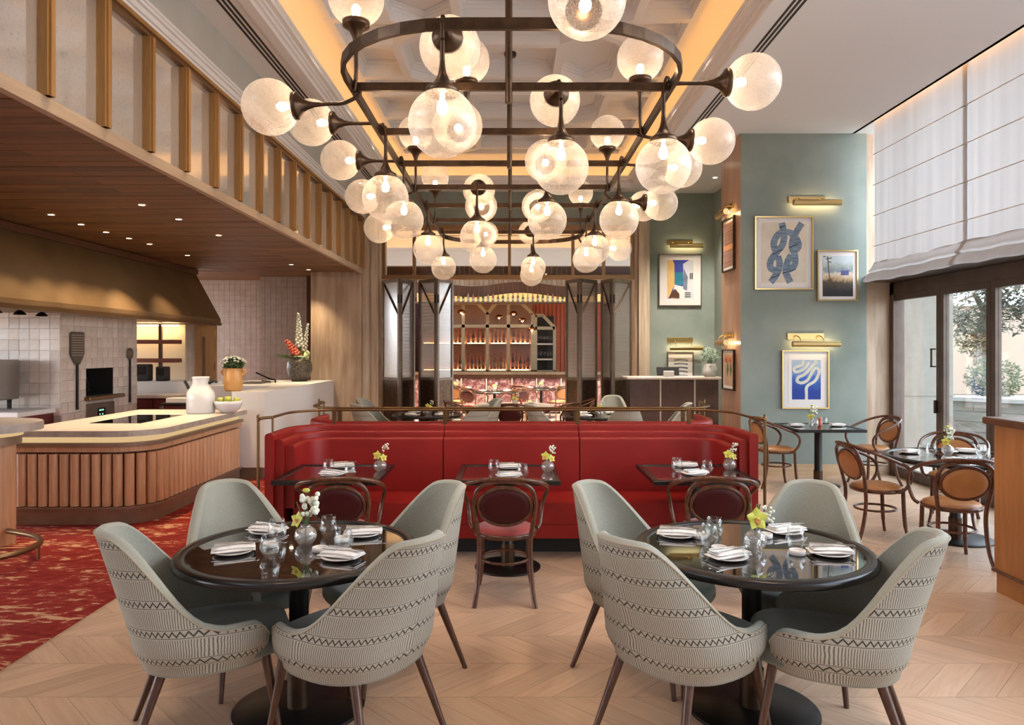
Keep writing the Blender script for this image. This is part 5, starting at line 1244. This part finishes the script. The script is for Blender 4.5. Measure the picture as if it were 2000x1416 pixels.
# ================= FOLDING DOORS =================
def leaf(p, q, label, brace_at_q):
    """glazed bronze leaf between plan points p and q; brace runs from the top of one stile down to the other"""
    p, q = Vector((*p,0)), Vector((*q,0)); Lf = (q-p).length; a = math.atan2(q.y-p.y, q.x-p.x)
    d_ = thing('folding_door_leaf', label, 'door', p, a, 'folding door leaves'); m_ = M['frame_bronze']; T_ = 2.99; h_ = .022
    for x0 in (0, Lf-.05): MB().box(x0+.002, x0+.048, -h_, h_, .02, T_).build('stile', m_, d_)
    MB().box(.05, Lf-.05, -h_, h_, T_-.06, T_).build('rail', m_, d_); MB().box(.05, Lf-.05, -h_, h_, 1.17, 1.22).build('rail', m_, d_); MB().box(.05, Lf-.05, -h_, h_, .02, .12).build('rail', m_, d_)
    MB().box(.05, Lf-.05, -.006, .006, 1.22, T_-.06).build('ribbed_pane', M['ribglass'], d_); MB().box(.05, Lf-.05, -.012, .012, .12, 1.17).build('lower_panel', M['bronze'], d_)
    nr = 26
    mb = MB()
    for k in range(nr): z = 1.25+k*(T_-1.36)/nr; mb.box(.052, Lf-.052, -.009, .009, z, z+.012)
    mb.build('glass_ribs', M['ribglass'], d_)['kind'] = 'stuff'
    xa, xb = (.05, Lf-.04) if brace_at_q else (Lf-.05, .04)
    MB().tube([(xa,-.015,T_-.05),(xb,-.015,2.36)], .017, 6).build('brace', M['bronze'], d_)
    MB().box(Lf-.03 if brace_at_q else -.0, Lf if brace_at_q else .03, -.035, -.022, 2.55, 2.70).build('hinge', M['blackmetal'], d_)
def plan_pt(px, y): return (PX(px,y), y)
zig = [(747,13.32),(781,12.95),(809,13.32)]; LB = ['kitchen side, first of its pair by the stone pillar','kitchen side, inner leaf of the pair by the stone pillar','kitchen side, leaf of the pair by the opening','kitchen side, leaf at the edge of the opening','host stand side, leaf at the edge of the opening','host stand side, inner leaf of the pair by the opening','host stand side, leaf of the pair by the stand','host stand side, last leaf beside the stand']
sets = [(747,781,809),(819,853,884),(1106,1132,1165),(1175,1196,1233)]
for i, (a, b_, c_) in enumerate(sets):
    leaf(plan_pt(a,13.34), plan_pt(b_,12.97), 'bronze folding door leaf, '+LB[2*i], True); leaf(plan_pt(b_,12.94), plan_pt(c_,13.34), 'bronze folding door leaf, '+LB[2*i+1], False)
# ================= BAR ROOM =================
struct('wall_bar_back', MB().box(-6, 6, 21.6, 21.8, 0, 4.9), M['darkwood'], 'dark wall behind the back bar')
struct('wall_bar_left', MB().box(-6.2, -6, 15.6, 21.8, 0, 4.9), M['green'], 'side wall of the bar room'); struct('wall_bar_right', MB().box(5.2, 5.4, 17.5, 21.8, 0, 4.9).box(5.2,5.4,14.0,17.5,0,.4).box(5.2,5.4,14.0,17.5,4.3,4.9), M['green'], 'side wall of the bar room with a window')
struct('ceiling_bar', MB().box(-6.2, 5.4, 13.9, 21.8, 4.9, 5.0), M['ceiling'], 'white ceiling of the bar room')
struct('floor_bar', MB().box(-6.2, -2.74, 16, 22, -.08, 0).box(5.3,5.6,13.5,22,-.08,0), M['plank'], 'oak floor of the bar room')
bm = thing('bar_bulkhead', 'white bulkhead with amber cove light over the bar', 'bulkhead', (0, 19, 4.0))
MB().box(-5.9, 5.1, .3, .5, -.05, .35).build('fascia', M['ceiling'], bm); MB().box(-5.9, 5.1, .25, .55, .35, .42).build('moulding', M['ceiling'], bm); MB().box(-5.9, 5.1, .62, .72, .30, .33).build('cove_strip', M['cove2'], bm); MB().box(-5.9, 5.1, .50, 1.2, .24, .29).build('cove_ledge', M['ceiling'], bm)
MB().box(-5.9, 5.1, 1.2, 1.3, .24, .88).build('back_board', M['ceiling'], bm); MB().box(-5.9, 5.1, .5, 2.5, -.02, .04).build('ledge', M['darkwood'], bm)
# bar counter with terrazzo panels
bar = thing('bar', 'long bar with pewter top and terrazzo panels', 'bar', (0, 19.5, 0))
MB().cbox(-4.5, 4.2, -.1, .6, 1.05, 1.12, .01).build('top', M['frame_bronze'], bar); MB().box(-4.4, 4.1, .05, .5, 0, 1.05).build('body', M['blackmatt'], bar); MB().box(-4.45, 4.15, -.02, .05, .96, 1.05).build('apron', M['darkwood'], bar)
xs = [PX(p,19.5) for p in (790,842,901,950,1000,1048,1096,1144,1190)]
for x in xs: MB().box(x-.015, x+.015, -.005, .05, 0, .96).build('post', M['topstone'], bar)
for a, b_ in zip(xs[:-1], xs[1:]): MB().box(a+.02, b_-.02, .03, .05, .05, .95).build('terrazzo_panel', M['terrazzo'], bar)
# coral beadboard
cw = struct('wall_coral', MB().box(-4.5, 4.5, 21.52, 21.6, 1.0, 3.25), M['darkred'], 'coral beadboard wall behind the back bar')
x = -1.2
while x < 2.6: MB().cbox(x+.006, x+.115, 21.49, 21.53, 1.05, 3.08, .006).build('board', M['coral'], cw); x += .12
# back bar
yb_ = 21.0; bb = thing('back_bar', 'bronze back bar with octagonal glazed cabinets and lit shelves', 'cabinet', (0, yb_, 0))
X_ = lambda p: PX(p, yb_); Z_ = lambda q: PZ(q, yb_)
def bar_seg(p, q, th=.045, dep=.06, nm='frame', m_='palebrass'):
    a = Vector((X_(p[0]),0,Z_(p[1]))); b2 = Vector((X_(q[0]),0,Z_(q[1]))); Ls = (b2-a).length; an = math.atan2(b2.z-a.z, b2.x-a.x)
    MB().box(-.01, Ls+.01, -dep, .0, -th, th, Matrix.Translation(a) @ Matrix.Rotation(-an,4,'Y')).build(nm, M[m_], bb)
for pq in (((820,592),(932,592)),((932,592),(952,613)),((952,613),(969,592)),((969,592),(1018,592)),((1018,592),(1040,613)),((1040,613),(1040,726)),((1046,616),(1060,616)),((1060,616),(1083,640)),((1083,640),(1083,726)),((1046,616),(1046,726)),((820,637),(1040,637)),((820,726),(1090,726)),((905,592),(905,726)),((952,613),(952,726)),((993,592),(993,726)),((1046,641),(1083,641))): bar_seg(*pq)
for a, b_ in ((822,902),(908,949),(955,990),(996,1037)):
    MB().box(X_(a)+.03, X_(b_)-.03, -.02, -.012, Z_(723), Z_(642)).build('glass_door', M['cabglass'], bb)
    MB().box(X_(a)+.03, X_(b_)-.03, .02, .35, Z_(674), Z_(671)).build('shelf', M['frame_bronze'], bb); MB().box(X_(a)+.05, X_(b_)-.05, .30, .33, Z_(671), Z_(669)).build('shelf_light', M['barled'], bb)
    MB().box(X_(a)+.05, X_(b_)-.05, .30, .33, Z_(724), Z_(722)).build('shelf_light', M['barled'], bb)
for q in (672, 702): MB().box(X_(1048), X_(1081), .0, .35, Z_(q+1.5), Z_(q-1.5)).build('shelf', M['topstone'], bb)
MB().box(X_(820), X_(1040), .36, .40, Z_(726), Z_(592)).build('back_panel', pm('bar_back', (.42,.23,.16), .5), bb); MB().box(X_(1046), X_(1083), .36, .40, Z_(726), Z_(616)).build('back_panel', M['blackmatt'], bb)
MB().box(X_(820), X_(1090), -.1, .45, .9, Z_(726)).build('base', M['darkwood'], bb); MB().box(X_(820), X_(1090), 0, .40, 0, .9).build('base_cabinet', M['blackmatt'], bb)
MB().box(X_(820), X_(1040), 0, .36, Z_(638), Z_(636)).build('shelf', M['frame_bronze'], bb)
def bottle(label, loc, h, r, mat_, group):
    b2 = thing('bottle', label, 'bottle', loc, 0, group)
    MB().lathe([(0,0),(r,0),(r,h*.55),(r*.85,h*.64),(r*.34,h*.76),(r*.32,h*.95),(r*.38,h*.96),(r*.38,h),(0,h)], 14).build('body', mat_, b2)
    MB().lathe([(r+.001,h*.15),(r+.001,h*.42)], 14).build('paper_label', M['linen'], b2); MB().lathe([(r*.40,h*.90),(r*.40,h+.004),(0,h+.004)], 10).build('cap', M['oldbrass'], b2)
bms = [pm('bottle_pink', (.55,.22,.20), .15), pm('bottle_amber', (.42,.20,.05), .15), pm('bottle_green', (.05,.10,.04), .15), pm('bottle_pale', (.60,.55,.42), .15)]
bn_ = ['pink','amber','dark green','pale']
cnt = 0
for a, b_ in ((885,902),(910,947),(957,988),(998,1035)):
    for row, (q, rowl) in enumerate(((723,'bottom'),(671,'upper'))):
        n = 2 if a < 900 else (4 if row else 5)
        for k in range(n):
            ci = (cnt*7+k*3+row) % 4; cnt += 1
            bottle(f'{bn_[ci]} glass bottle on the {rowl} shelf behind the smoked doors of the back bar', (X_(a+(b_-a)*(k+.5)/n), yb_+.15+R.uniform(-.05,.05), Z_(q)+.022), R.uniform(.30,.42) if row else R.uniform(.38,.55), .045, bms[ci], 'bottles in the back bar')
def wineglass(label, loc, group, s=1.0):
    g_ = thing('wine_glass', label, 'glass', loc, 0, group); MB().lathe([(.035*s,0),(.005*s,.006),(.004*s,.08*s),(.03*s,.10*s),(.042*s,.14*s),(.036*s,.20*s)], 14).build('bowl', M['glass'], g_)
for q, rw in ((671,'upper'),(701,'lower')):
    for k in range(5): wineglass(f'wine glass on the {rw} shelf of the small octagonal cabinet', (X_(1051+k*6.5), yb_+.12, Z_(q)+.01), 'glasses in the small bar cabinet', 1.0)
# copper lamps in front of the back bar
cop = pm('copper', (.55,.25,.10), .25, metal=1)
for k, (px_, py_, dirn) in enumerate(((902,612,0),(975,622,1),(1003,615,0),(1020,628,0),(1038,645,0))):
    c_ = thing('bar_lamp', ['copper dome lamp by the first cabinet of the back bar','copper double lamp in the middle arch of the back bar','upper copper dome lamp in the right arch of the back bar','wide copper dome lamp on the shelf of the right arch','tilted copper lamp beside the small cabinet'][k], 'lamp', (X_(px_), yb_-.2, Z_(637)))
    z = Z_(py_)-Z_(637)
    MB().lathe([(.0005,.10),(.05,.095),(.10,.06),(.125,.0),(.12,.0),(.0005,.085)], 22, c=(0,0,z)).build('shade', cop, c_); MB().tube([(0,.02,z+.09),(0,.15,z+.05),(0,.2,0)], .01, 6).build('stem', M['brass'], c_); MB().sphere(.03, (0,0,z+.01), 10, 6).build('bulb', M['spotglow'], c_)
# glass rack above the bar
gr_ = thing('glass_rack', 'hanging brass glass rack with a wavy lit canopy above the bar', 'rack', (0, 19.6, 3.1))
Zr = lambda q: PZ(q,19.6)-3.1
MB().box(-2.6, 2.6, -.2, .4, Zr(592), Zr(590)).build('shelf', M['frame_bronze'], gr_)
mb = MB(); nn_ = 60
def wave(u, v): x = -2.6+5.2*u; return (x, .25+.02*math.sin(x*5), Zr(575)+.06*math.sin(x*2.4+1)+(.30*v))
mb.grid(wave, nn_, 4); mb.build('wavy_canopy', M['darkwood'], gr_)
MB().box(-2.6, 2.6, .40, .44, Zr(590), Zr(566)).build('lit_panel', emit('rack_glow', (1,.52,.18), 1.1), gr_)
MB().box(-2.6, 2.6, .46, .5, Zr(566), Zr(540)).build('back_board', M['stonetrim'], gr_)
for k in range(26):
    x = -1.65+k*.13; MB().tube([(x,-.15,Zr(590)),(x,-.15,.93)], .006, 6).build('hanger_rod', M['oldbrass'], gr_)
for k in range(24): bottle('bottle lined up on the lit rack above the bar', (-1.58+k*.135, 19.72, PZ(590,19.6)+.002), R.uniform(.2,.28), .035, bms[k % 4], 'bottles on the glass rack')
# tables and chairs of the bar room
def far_table(x, y, label, r=.42, h=.75):
    t_ = thing('bar_table', label, 'table', (x,y,0)); MB().lathe([(.0005,h-.03),(r,h-.03),(r,h),(.0005,h)], 32).build('top', M['black'], t_); MB().lathe([(.035,.01),(.035,h-.03)], 12).build('column', M['blackmetal'], t_); MB().lathe([(.0005,0),(.25,0),(.25,.012),(.0005,.014)], 28).build('base', M['blackmetal'], t_)
far_table(PX(1057,18.3), 18.3, 'small black table by the window side of the bar', .62); far_table(PX(966,16.9), 16.9, 'small black table in the middle of the bar room', .58); far_table(PX(890,18.3), 18.3, 'small black table on the kitchen side of the bar room', .5)
for px_, y, a, lb in ((1022,17.6,60,'tan armchair at the window side bar table'),(1092,17.55,110,'tan armchair at the far end of the bar table'),(893,17.6,80,'tan armchair beside the open door leaf in the bar room')): put_bent(tan0, PX(px_,y), y, a, lb, 'tan armchairs in the bar room')
for px_, y, a, lb in ((925,16.5,60,'red armchair at the middle bar room table on the kitchen side'),(1005,16.4,130,'red armchair at the middle bar room table on the window side')): put_bent(red0, PX(px_,y), y, a, lb, 'red armchairs in the bar room')
for i, (x, y) in enumerate(((-2.5,16.5),(0,16.5),(2.5,16.5))):  # fill lights added to lift the bar room
    p_ = thing('bar_fill_light', ['warm round fill light added on the kitchen side of the bar room','warm round fill light added in the middle of the bar room','warm round fill light added on the window side of the bar room'][i], 'light', (x,y,4.9))
    MB().lathe([(.24,0),(.25,-.03),(.25,.0)], 24).build('ring', M['brass'], p_); MB().lathe([(.0005,-.02),(.24,-.02)], 24).build('lens', M['warmled'], p_)
    lamp('bar_fill_beam', 'AREA', (0,0,-.06), 300, (1,.78,.55), (0,0,0), .4, parent=p_, spread=math.radians(95))
# ================= TABLEWARE =================
PR = {}
def proto_of(key, fn):
    if key not in PR: PR[key] = fn(); return PR[key], True
    return PR[key], False
def place(key, fn, loc, rz, label, group):
    o, new = proto_of(key, fn)
    if new: o.location = loc; o.rotation_euler = (0,0,rz); tag(o, label, None, group); return o
    return dup(o, loc, rz, label, group)
def mk_plate():
    p_ = thing('side_plate', 'x', 'plate'); MB().lathe([(0,0),(.06,0),(.086,.009),(.092,.014),(.083,.014),(.06,.007),(0,.006)], 32).build('body', M['plate'], p_); return p_
def mk_dish():
    p_ = thing('small_dish', 'x', 'dish'); MB().lathe([(0,0),(.034,0),(.037,.004),(.037,.022),(.033,.024),(.031,.014),(0,.012)], 24).build('body', M['plate'], p_); return p_
def mk_napkin():
    p_ = thing('napkin', 'x', 'napkin')
    def lay(z0, wx, wy, k, sh):
        mb = MB()
        def top(u, v):
            x = (u-.5)*wx; y = (v-.5)*wy; e = max(abs(u-.5), abs(v-.5))*2; drop = .006*max(0,(e-.75)/.25)**2
            return (x+sh, y+.003*math.sin(x*30+k), z0+.007+.0025*math.sin(x*22+k)*math.cos(y*18)-drop)
        def bot(u, v): x = (u-.5)*wx; y = (v-.5)*wy; return (x+sh, y+.003*math.sin(x*30+k), z0-.003)
        mb.grid(top, 22, 12); mb.grid(bot, 22, 12, flip=True)
        def edge(u, v):
            t_ = u*4; i = int(t_) % 4; f_ = t_-int(t_); uv_ = [(f_,0),(1,f_),(1-f_,1),(0,1-f_)][i]; a = top(*uv_); b_ = bot(*uv_); return tuple(a[j]*(1-v)+b_[j]*v for j in range(3))
        mb.grid(edge, 64, 2, cu=True); return mb
    lay(.019, .195, .098, 0, 0).build('lower_fold', M['linen'], p_); lay(.030, .18, .086, 1.7, .006).build('upper_fold', M['linen'], p_)
    MB().box(-.085, -.015, -.032, .025, .0385, .0392).build('menu_card', M['porcelain'], p_)
    return p_
def mk_knife():
    p_ = thing('knife', 'x', 'knife'); MB().tube([(-.10,0,0),(-.02,0,0),(.0,0,0)], [.004,.0045,.003], 8, flat=.6).build('handle', M['cutlery'], p_)
    MB().prism([(0,-.003),(.09,-.007),(.10,-.002),(.10,.003),(0,.003)], -.0008, .0008).build('blade', M['cutlery'], p_); return p_
def mk_fork():
    p_ = thing('fork', 'x', 'fork'); MB().tube([(-.10,0,0),(-.02,0,.001),(.03,0,.003)], [.0045,.003,.003], 8, flat=.6).build('handle', M['cutlery'], p_)
    MB().prism([(.03,-.004),(.05,-.010),(.062,-.010),(.062,.010),(.05,.010),(.03,.004)], .002, .0035).build('head', M['cutlery'], p_)
    for y in (-.0085,-.003,.003,.0085): MB().box(.062,.098,y-.0014,y+.0014,.002,.0035).build('tine', M['cutlery'], p_)
    return p_
def mk_glass():
    p_ = thing('tumbler', 'x', 'glass'); MB().lathe([(.0005,.001),(.026,.001),(.033,.008),(.045,.036),(.046,.048),(.040,.075),(.035,.105),(.0335,.105),(.0385,.075),(.0445,.048),(.043,.037),(.031,.013),(.0005,.011)], 32).build('bowl', M['glass'], p_); return p_
def petal(mb, ang, L_, W_, M4, curl=.25, base=.0):
    n, m_ = 8, 5; vs_ = []
    for i in range(n):
        u = i/(n-1); w_ = W_*math.sin(PI*(.08+.92*u)**.8)*(1 if u < .999 else .2)
        for j in range(m_):
            v = j/(m_-1)-.5; r_ = base+L_*u; x = r_; y = w_*v; z = curl*L_*(u*u*.6)-.10*w_*abs(v)*2
            vs_.append((x*math.cos(ang)-y*math.sin(ang), x*math.sin(ang)+y*math.cos(ang), z))
    mb.add(vs_, [(i*m_+j,(i+1)*m_+j,(i+1)*m_+j+1,i*m_+j+1) for i in range(n-1) for j in range(m_-1)], True, M4)
def orchid(par, M4, s=1.0):
    for k in range(5): mb = MB(); petal(mb, 2*PI*k/5+PI/2, .042*s, .036*s, M4, .10+.12*(k % 2)); mb.build('petal', M['orchid'], par)
    mb = MB(); petal(mb, -PI/2, .024*s, .022*s, M4 @ Matrix.Translation((0,0,.006)), -.3); mb.build('lip', M['orchidlip'], par)
    MB().sphere(.006*s, (0,0,.006), 8, 5, M=M4).build('column', M['orchidlip'], par)
def mk_vase():
    p_ = thing('bud_vase', 'x', 'vase'); mb = MB(); n = 48; prof = [(.02,0),(.034,.006),(.05,.03),(.052,.048),(.044,.072),(.026,.085),(.020,.088),(.024,.094),(.019,.094)]
    vs_ = [((r_*(1+.035*(k % 2)))*math.cos(2*PI*k/n), (r_*(1+.035*(k % 2)))*math.sin(2*PI*k/n), z) for r_, z in prof for k in range(n)]
    mb.add(vs_, [(i*n+k,i*n+(k+1) % n,(i+1)*n+(k+1) % n,(i+1)*n+k) for i in range(len(prof)-1) for k in range(n)], True); mb.build('body', glassy('vase_glass', (.90,.88,.86), .3, .05, .35, (.62,.58,.55)), p_); return p_
def flowers(kind, label, loc, rz, group):
    p_ = thing('orchid_stems', label, 'flowers', loc, rz, group)
    MB().tube(cr([(0,0,-.07),(0,0,.0),(.01,0,.05)],4), .003, 6).build('stem', M['leaf'], p_)
    face = lambda x, y, z, tilt, yaw: Matrix.Translation((x,y,z)) @ Matrix.Rotation(yaw,4,'Z') @ Matrix.Rotation(tilt,4,'X')
    rn = random.Random(int(loc[0]*1000))
    if kind == 'open':
        orchid(p_, face(0,-.03,.065,1.35,.1), 1.35); mb = MB(); 
        for _ in range(26): mb.sphere(.008, (.05+rn.uniform(-.03,.04),.02+rn.uniform(-.02,.03),.04+rn.uniform(0,.08)), 6, 4)
        mb.build('white_filler', M['whiteflower'], p_)['kind'] = 'stuff'
        for x in (-.015,.015,.03): MB().tube(cr([(0,.02,0),(x*.6,.02,.08),(x,.02,.125)],4), .0035, 5).build('blade', M['leaf'], p_)
    elif kind == 'tall':
        orchid(p_, face(-.035,-.03,.04,1.2,-.6), 1.0); mb = MB()
        for _ in range(40): mb.sphere(.013, (.02+rn.uniform(-.035,.035),rn.uniform(-.02,.03),.05+rn.uniform(0,.11)), 6, 4)
        mb.build('white_hyacinth', M['whiteflower'], p_)['kind'] = 'stuff'
        for x, h_ in ((-.01,.16),(.03,.15),(-.03,.12)): MB().tube(cr([(0,.01,0),(x,.01,h_*.6),(x*1.6,.01,h_)],4), .003, 5).build('blade', M['leaf'], p_)
        MB().sphere(.016, (0,.01,.175), 8, 6, sq=(1.2,.8,.7)).build('bud', M['orchid'], p_)
    else:
        orchid(p_, face(-.02,-.025,.045,1.2,-.3), .95); orchid(p_, face(.03,-.015,.025,1.1,.5), .8); mb = MB()
        for _ in range(16): mb.sphere(.008, (.035+rn.uniform(-.02,.03),rn.uniform(-.01,.03),.06+rn.uniform(0,.07)), 6, 4)
        mb.build('white_filler', M['whiteflower'], p_)['kind'] = 'stuff'
        MB().tube(cr([(0,.01,0),(.03,.01,.07),(.06,.01,.13)],4), .0025, 5).build('twig', M['redflower'] if rn.random() < .5 else M['leaf'], p_)
def setting(x, y, z, rz, where, cut=True, napk=True):
    g_ = 'place settings on '+where
    place('plate', mk_plate, (x,y,z), rz, 'pale stoneware side plate under a napkin on '+where, g_)
    place('napkin', mk_napkin, (x,y,z), rz, 'folded white linen napkin on a plate on '+where, g_)
    if cut:
        dx, dy = math.cos(rz), math.sin(rz)
        for k, (key, fn, off) in enumerate((('fork', mk_fork, .016), ('knife', mk_knife, -.012))):
            place(key, fn, (x+.015*dx-off*dy, y+.015*dy+off*dx, z+.0425), rz+.12*(k*2-1), f'steel {key} on the napkin on '+where, 'cutlery on '+where)
def glasses(pts, z, where): 
    for x, y in pts: place('glass', mk_glass, (x,y,z), 0, 'clear stemless glass tumbler on '+where, 'tumblers on '+where)
def dishes(pts, z, where):
    for x, y in pts: place('dish', mk_dish, (x,y,z), 0, 'small pale butter dish on '+where, 'butter dishes on '+where)
def vase(x, y, z, kind, where):
    place('vase', mk_vase, (x,y,z), 0, 'small ribbed round bud vase on '+where, None); flowers(kind, 'orchid sprig in the bud vase on '+where, (x,y,z+.086), 0, None)
zt = .7455*1.033+.0005; wl_ = 'the round table beside the carpet'
for x, y, a in ((-1.30,3.40,.35),(-1.27,3.78,-.3),(-.76,3.72,.15),(-.775,3.31,-.35)): setting(x, y, zt, a, wl_)
glasses(((-1.11,3.34),(-1.17,3.63),(-.93,3.70),(-.80,3.47)), zt, wl_); dishes(((-1.16,3.50),(-1.06,3.74),(-.90,3.42),(-.84,3.60)), zt, wl_); vase(-1.005,3.55,zt,'tall',wl_)
wr_ = 'the round table with the open orchid'
for x, y, a in ((.84,3.70,-.25),(.985,3.31,.4),(1.42,3.77,.3),(1.475,3.37,-.12)): setting(x, y, zt, a, wr_)
glasses(((.955,3.52),(1.08,3.26),(1.36,3.48),(1.02,3.66)), zt, wr_); dishes(((1.325,3.37),(1.28,3.67),(.98,3.43),(.95,3.66)), zt, wr_); vase(1.16,3.46,zt,'open',wr_)
zb = .7455
for nm, dx, st_, gl_, vx in (('the kitchen-end banquette table', 0, ((-1.40,6.02,.3),(-1.39,5.63,-.4)), ((-1.46,5.80),(-1.235,5.56)), (-1.055,5.84)),
                       ('the middle banquette table', 0, ((-.02,5.98,.1),(-.02,5.56,.2)), ((-.14,5.78),(.085,5.55)), (.29,5.80)),
                       ('the window-end banquette table', 0, ((1.45,6.05,-.2),(1.43,5.66,.3)), ((1.335,5.87),(1.54,5.72)), (1.77,5.90))):
    for x, y, a in st_: setting(x, y, zb, a, nm)
    glasses(gl_, zb, nm); vase(vx[0], vx[1], zb, 'small', nm)
def pepper(x, y, z, where):
    p_ = thing('pepper_mill', 'small red pepper mill on '+where, 'pepper mill', (x,y,z)); MB().lathe([(0,0),(.025,0),(.027,.03),(.018,.06),(.026,.085),(.018,.11),(0,.115)], 16).build('body', M['redflower'], p_)
nm = 'the square table under the pictures'
for x, y, a in ((3.62,9.25,0),(4.14,9.25,0)): setting(x, y, zb, a, nm, False)
glasses(((3.80,9.1),(4.02,9.35)), zb, nm); vase(3.85,9.3,zb,'tall',nm); pepper(3.92,9.25,zb,nm)
nm = 'the round table beside the glass doors'
for x, y, a in ((3.75,6.85,.4),(3.85,6.30,-.4),(4.30,6.35,.4),(4.32,6.9,-.3)): setting(x, y, zb, a, nm, False)
glasses(((3.75,6.62),(3.9,6.75),(4.2,6.45),(4.28,6.62),(4.1,6.3)), zb, nm); vase(4.05,6.75,zb,'tall',nm)
for nm, (x, y, _), r_ in (('the kitchen-side table behind the banquette', TF[0], .32), ('the table before the host stand', TF[1], .32), ('the pale marble table', TF[2], .45)):
    for k in range(4): a = PI/4+k*PI/2; setting(x+r_*math.cos(a), y+r_*math.sin(a), zb, a+PI/2, nm, False)
    glasses([(x+r_*.65*math.cos(k*PI/2), y+r_*.65*math.sin(k*PI/2)) for k in range(4)], zb, nm); vase(x+.02, y, zb, 'small', nm)
pepper(.17,12.7,zb,'the pale marble table')
for x, y, nm in ((PX(1057,18.3),18.3,'the window-side bar room table'),(PX(966,16.9),16.9,'the middle bar room table'),(PX(890,18.3),18.3,'the kitchen-side bar room table')):
    for sx in (-.3,.3): setting(x+sx, y, .751, 0, nm, False)
    glasses(((x-.1,y-.1),(x+.12,y+.05)), .751, nm); vase(x, y, .751, 'small', nm)
